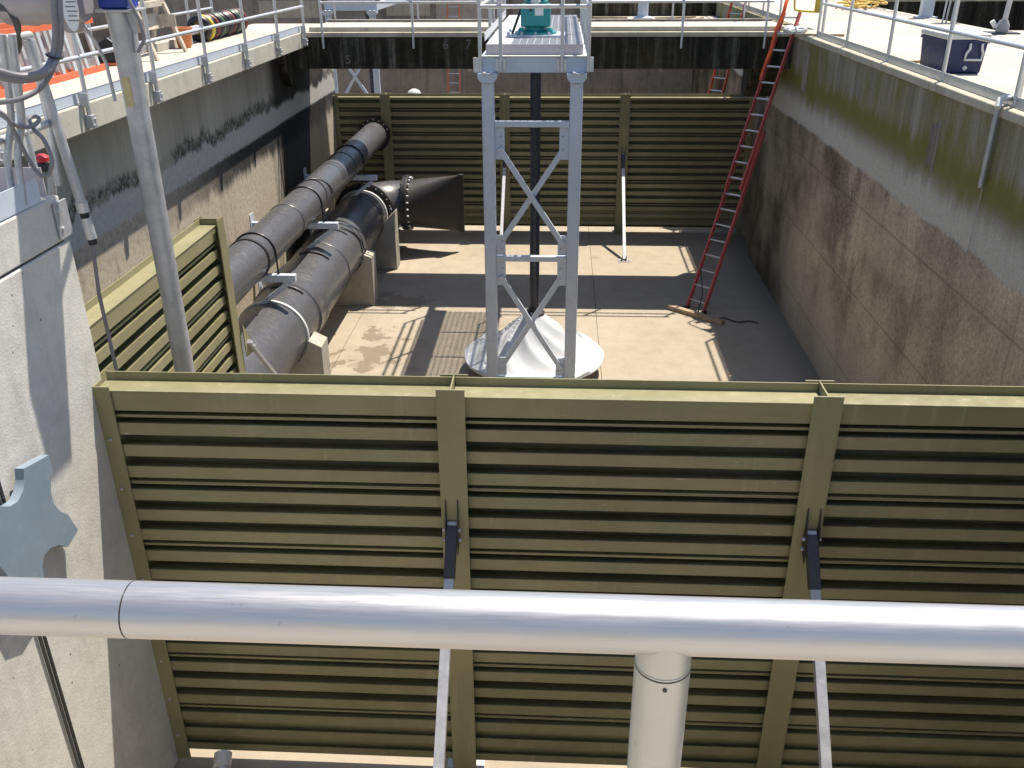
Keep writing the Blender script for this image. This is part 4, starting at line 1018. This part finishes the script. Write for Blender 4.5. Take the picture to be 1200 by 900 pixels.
# lifting davit and posts on the right pavement edge
dv = thing('davit_post', 'grey steel post with bolted base on the outer right pavement', 'post', (8.0, 18.0, 4.985))
obj('pole', MB().tube([(7.95, 17.95, 4.985), (8.02, 17.95, 6.3)], .045, 14), 'galv', dv)
obj('base', MB().box((7.7, 17.75, 4.986), (8.2, 18.15, 5.01)), 'cable_dark', dv); obj('socket', MB().lathe((7.95, 17.95, 5.01), [(.11, 0), (.11, .12), (.07, .2)], 14), 'housing', dv)
obj('cap', MB().lathe((8.01, 17.95, 5.62), [(.1, 0), (.13, .05), (.1, .12)], 12), 'teal', dv)
obj('clamp', MB().tube([(7.72, 17.9, 5.2), (7.8, 17.9, 5.1)], .04, 10), 'white_pl', dv)
wp = thing('steel_column', 'broad grey steel column at the outer edge of the right pavement', 'column', (8.05, 22.0, 4.985))
obj('shaft', MB().box((7.9, 21.9, 4.986), (8.15, 22.1, 6.4)), 'steel_grey', wp, bevel=.01); obj('base', MB().box((7.82, 21.82, 4.986), (8.23, 22.18, 5.01)), 'steel_grey', wp)
ps = thing('conduit_stand', 'cluster of upright conduits under a white box on the right pavement', 'conduit', (8.0, 20.6, 4.985))
for k in range(4): obj('conduit', MB().tube([(7.82+.09*k, 20.45+.04*(k % 2), 4.986), (7.84+.09*k, 20.45+.04*(k % 2), 5.5)], .02, 8), 'galv', ps)
obj('box', MB().box((7.75, 20.3, 5.5), (8.25, 20.6, 5.7)), 'white_pl', ps, bevel=.01)
bp_ = thing('steel_column', 'blue-grey post with bolted foot on the ledge behind the cross walkway', 'column', (2.28, 27.9, 4.58))
obj('shaft', MB().tube([(2.28, 27.9, 4.585), (2.28, 27.9, 6.2)], .15, 20), 'steel_grey', bp_); obj('foot', MB().lathe((2.28, 27.9, 4.582), [(.28, 0), (.28, .04), (.18, .07)], 20), 'steel_grey', bp_)
for i, (x, y, a, L) in enumerate(((3.2, 27.8, .3, .6), (3.75, 27.4, 1.1, .4), (1.35, 27.9, -.2, .5))):
    tag(obj('timber_scrap', MB().obox((x, y, 4.61), V((math.cos(a), math.sin(a), 0)), V((-math.sin(a), math.cos(a), 0)), ZA, L, .06, .03), 'timber', loc=(x, y, 4.58)),
        ('longest timber scrap on the ledge behind the cross walkway', 'short slanted timber scrap at the right end of the ledge', 'timber scrap at the left end of the ledge')[i], 'timber', 'timber scraps on the ledge')
for i, (x, y, a, L) in enumerate(((4.72, 13.2, .2, .16), (4.75, 12.75, 1.2, .0), (4.55, 17.35, -.1, .42))):
    if L: tag(obj('timber_scrap', MB().obox((x, y, 5.012), V((math.cos(a), math.sin(a), 0)), V((-math.sin(a), math.cos(a), 0)), ZA, L, .03, .02), 'timber', loc=(x, y, 4.99)),
        ('small brown stick by the blue cooler', '', 'grey timber offcut by the rail corner near the red ladder')[i], 'timber')
wd = thing('cloth_bundle', 'crumpled pale bundle at the corner by the red ladder top', 'bundle', (4.3, 18.0, 5.0))
pts = [V((4.25+.16*math.sin(k*1.7), 17.95+.22*math.cos(k*1.1), 5.03+.05*(k % 3)/2)) for k in range(14)]
obj('folds', MB().tube(smooth_path(pts, 5), .045, 8), 'white_pl', wd)
# things in the farther basin
ladder('extension_ladder', 'distant orange ladder at the far wall left of the mixer tower', (-3.67, 31.6, 0), (-3.67, 32.9, 5.6), (1, 0, 0), .42, 19, .2, 'orange', 'alu')
vp_ = thing('vent_pipe', 'white capped vent pipe just showing above the far fence', 'pipe', (-3.62, 23.0, 0))
obj('pipe', MB().tube([(-3.62, 23.0, 0), (-3.62, 23.0, 3.15)], .15, 20), 'white_pl', vp_); obj('cap', MB().lathe((-3.62, 23.0, 3.15), [(.17, 0), (.17, .06), (.13, .13), (.05, .17)], 20), 'white_pl', vp_)

# ------------------------------------------------------------------ render settings
scene.render.engine = 'CYCLES'
scene.cycles.max_bounces = 8; scene.cycles.diffuse_bounces = 4
scene.render.resolution_x = 1024; scene.render.resolution_y = 768
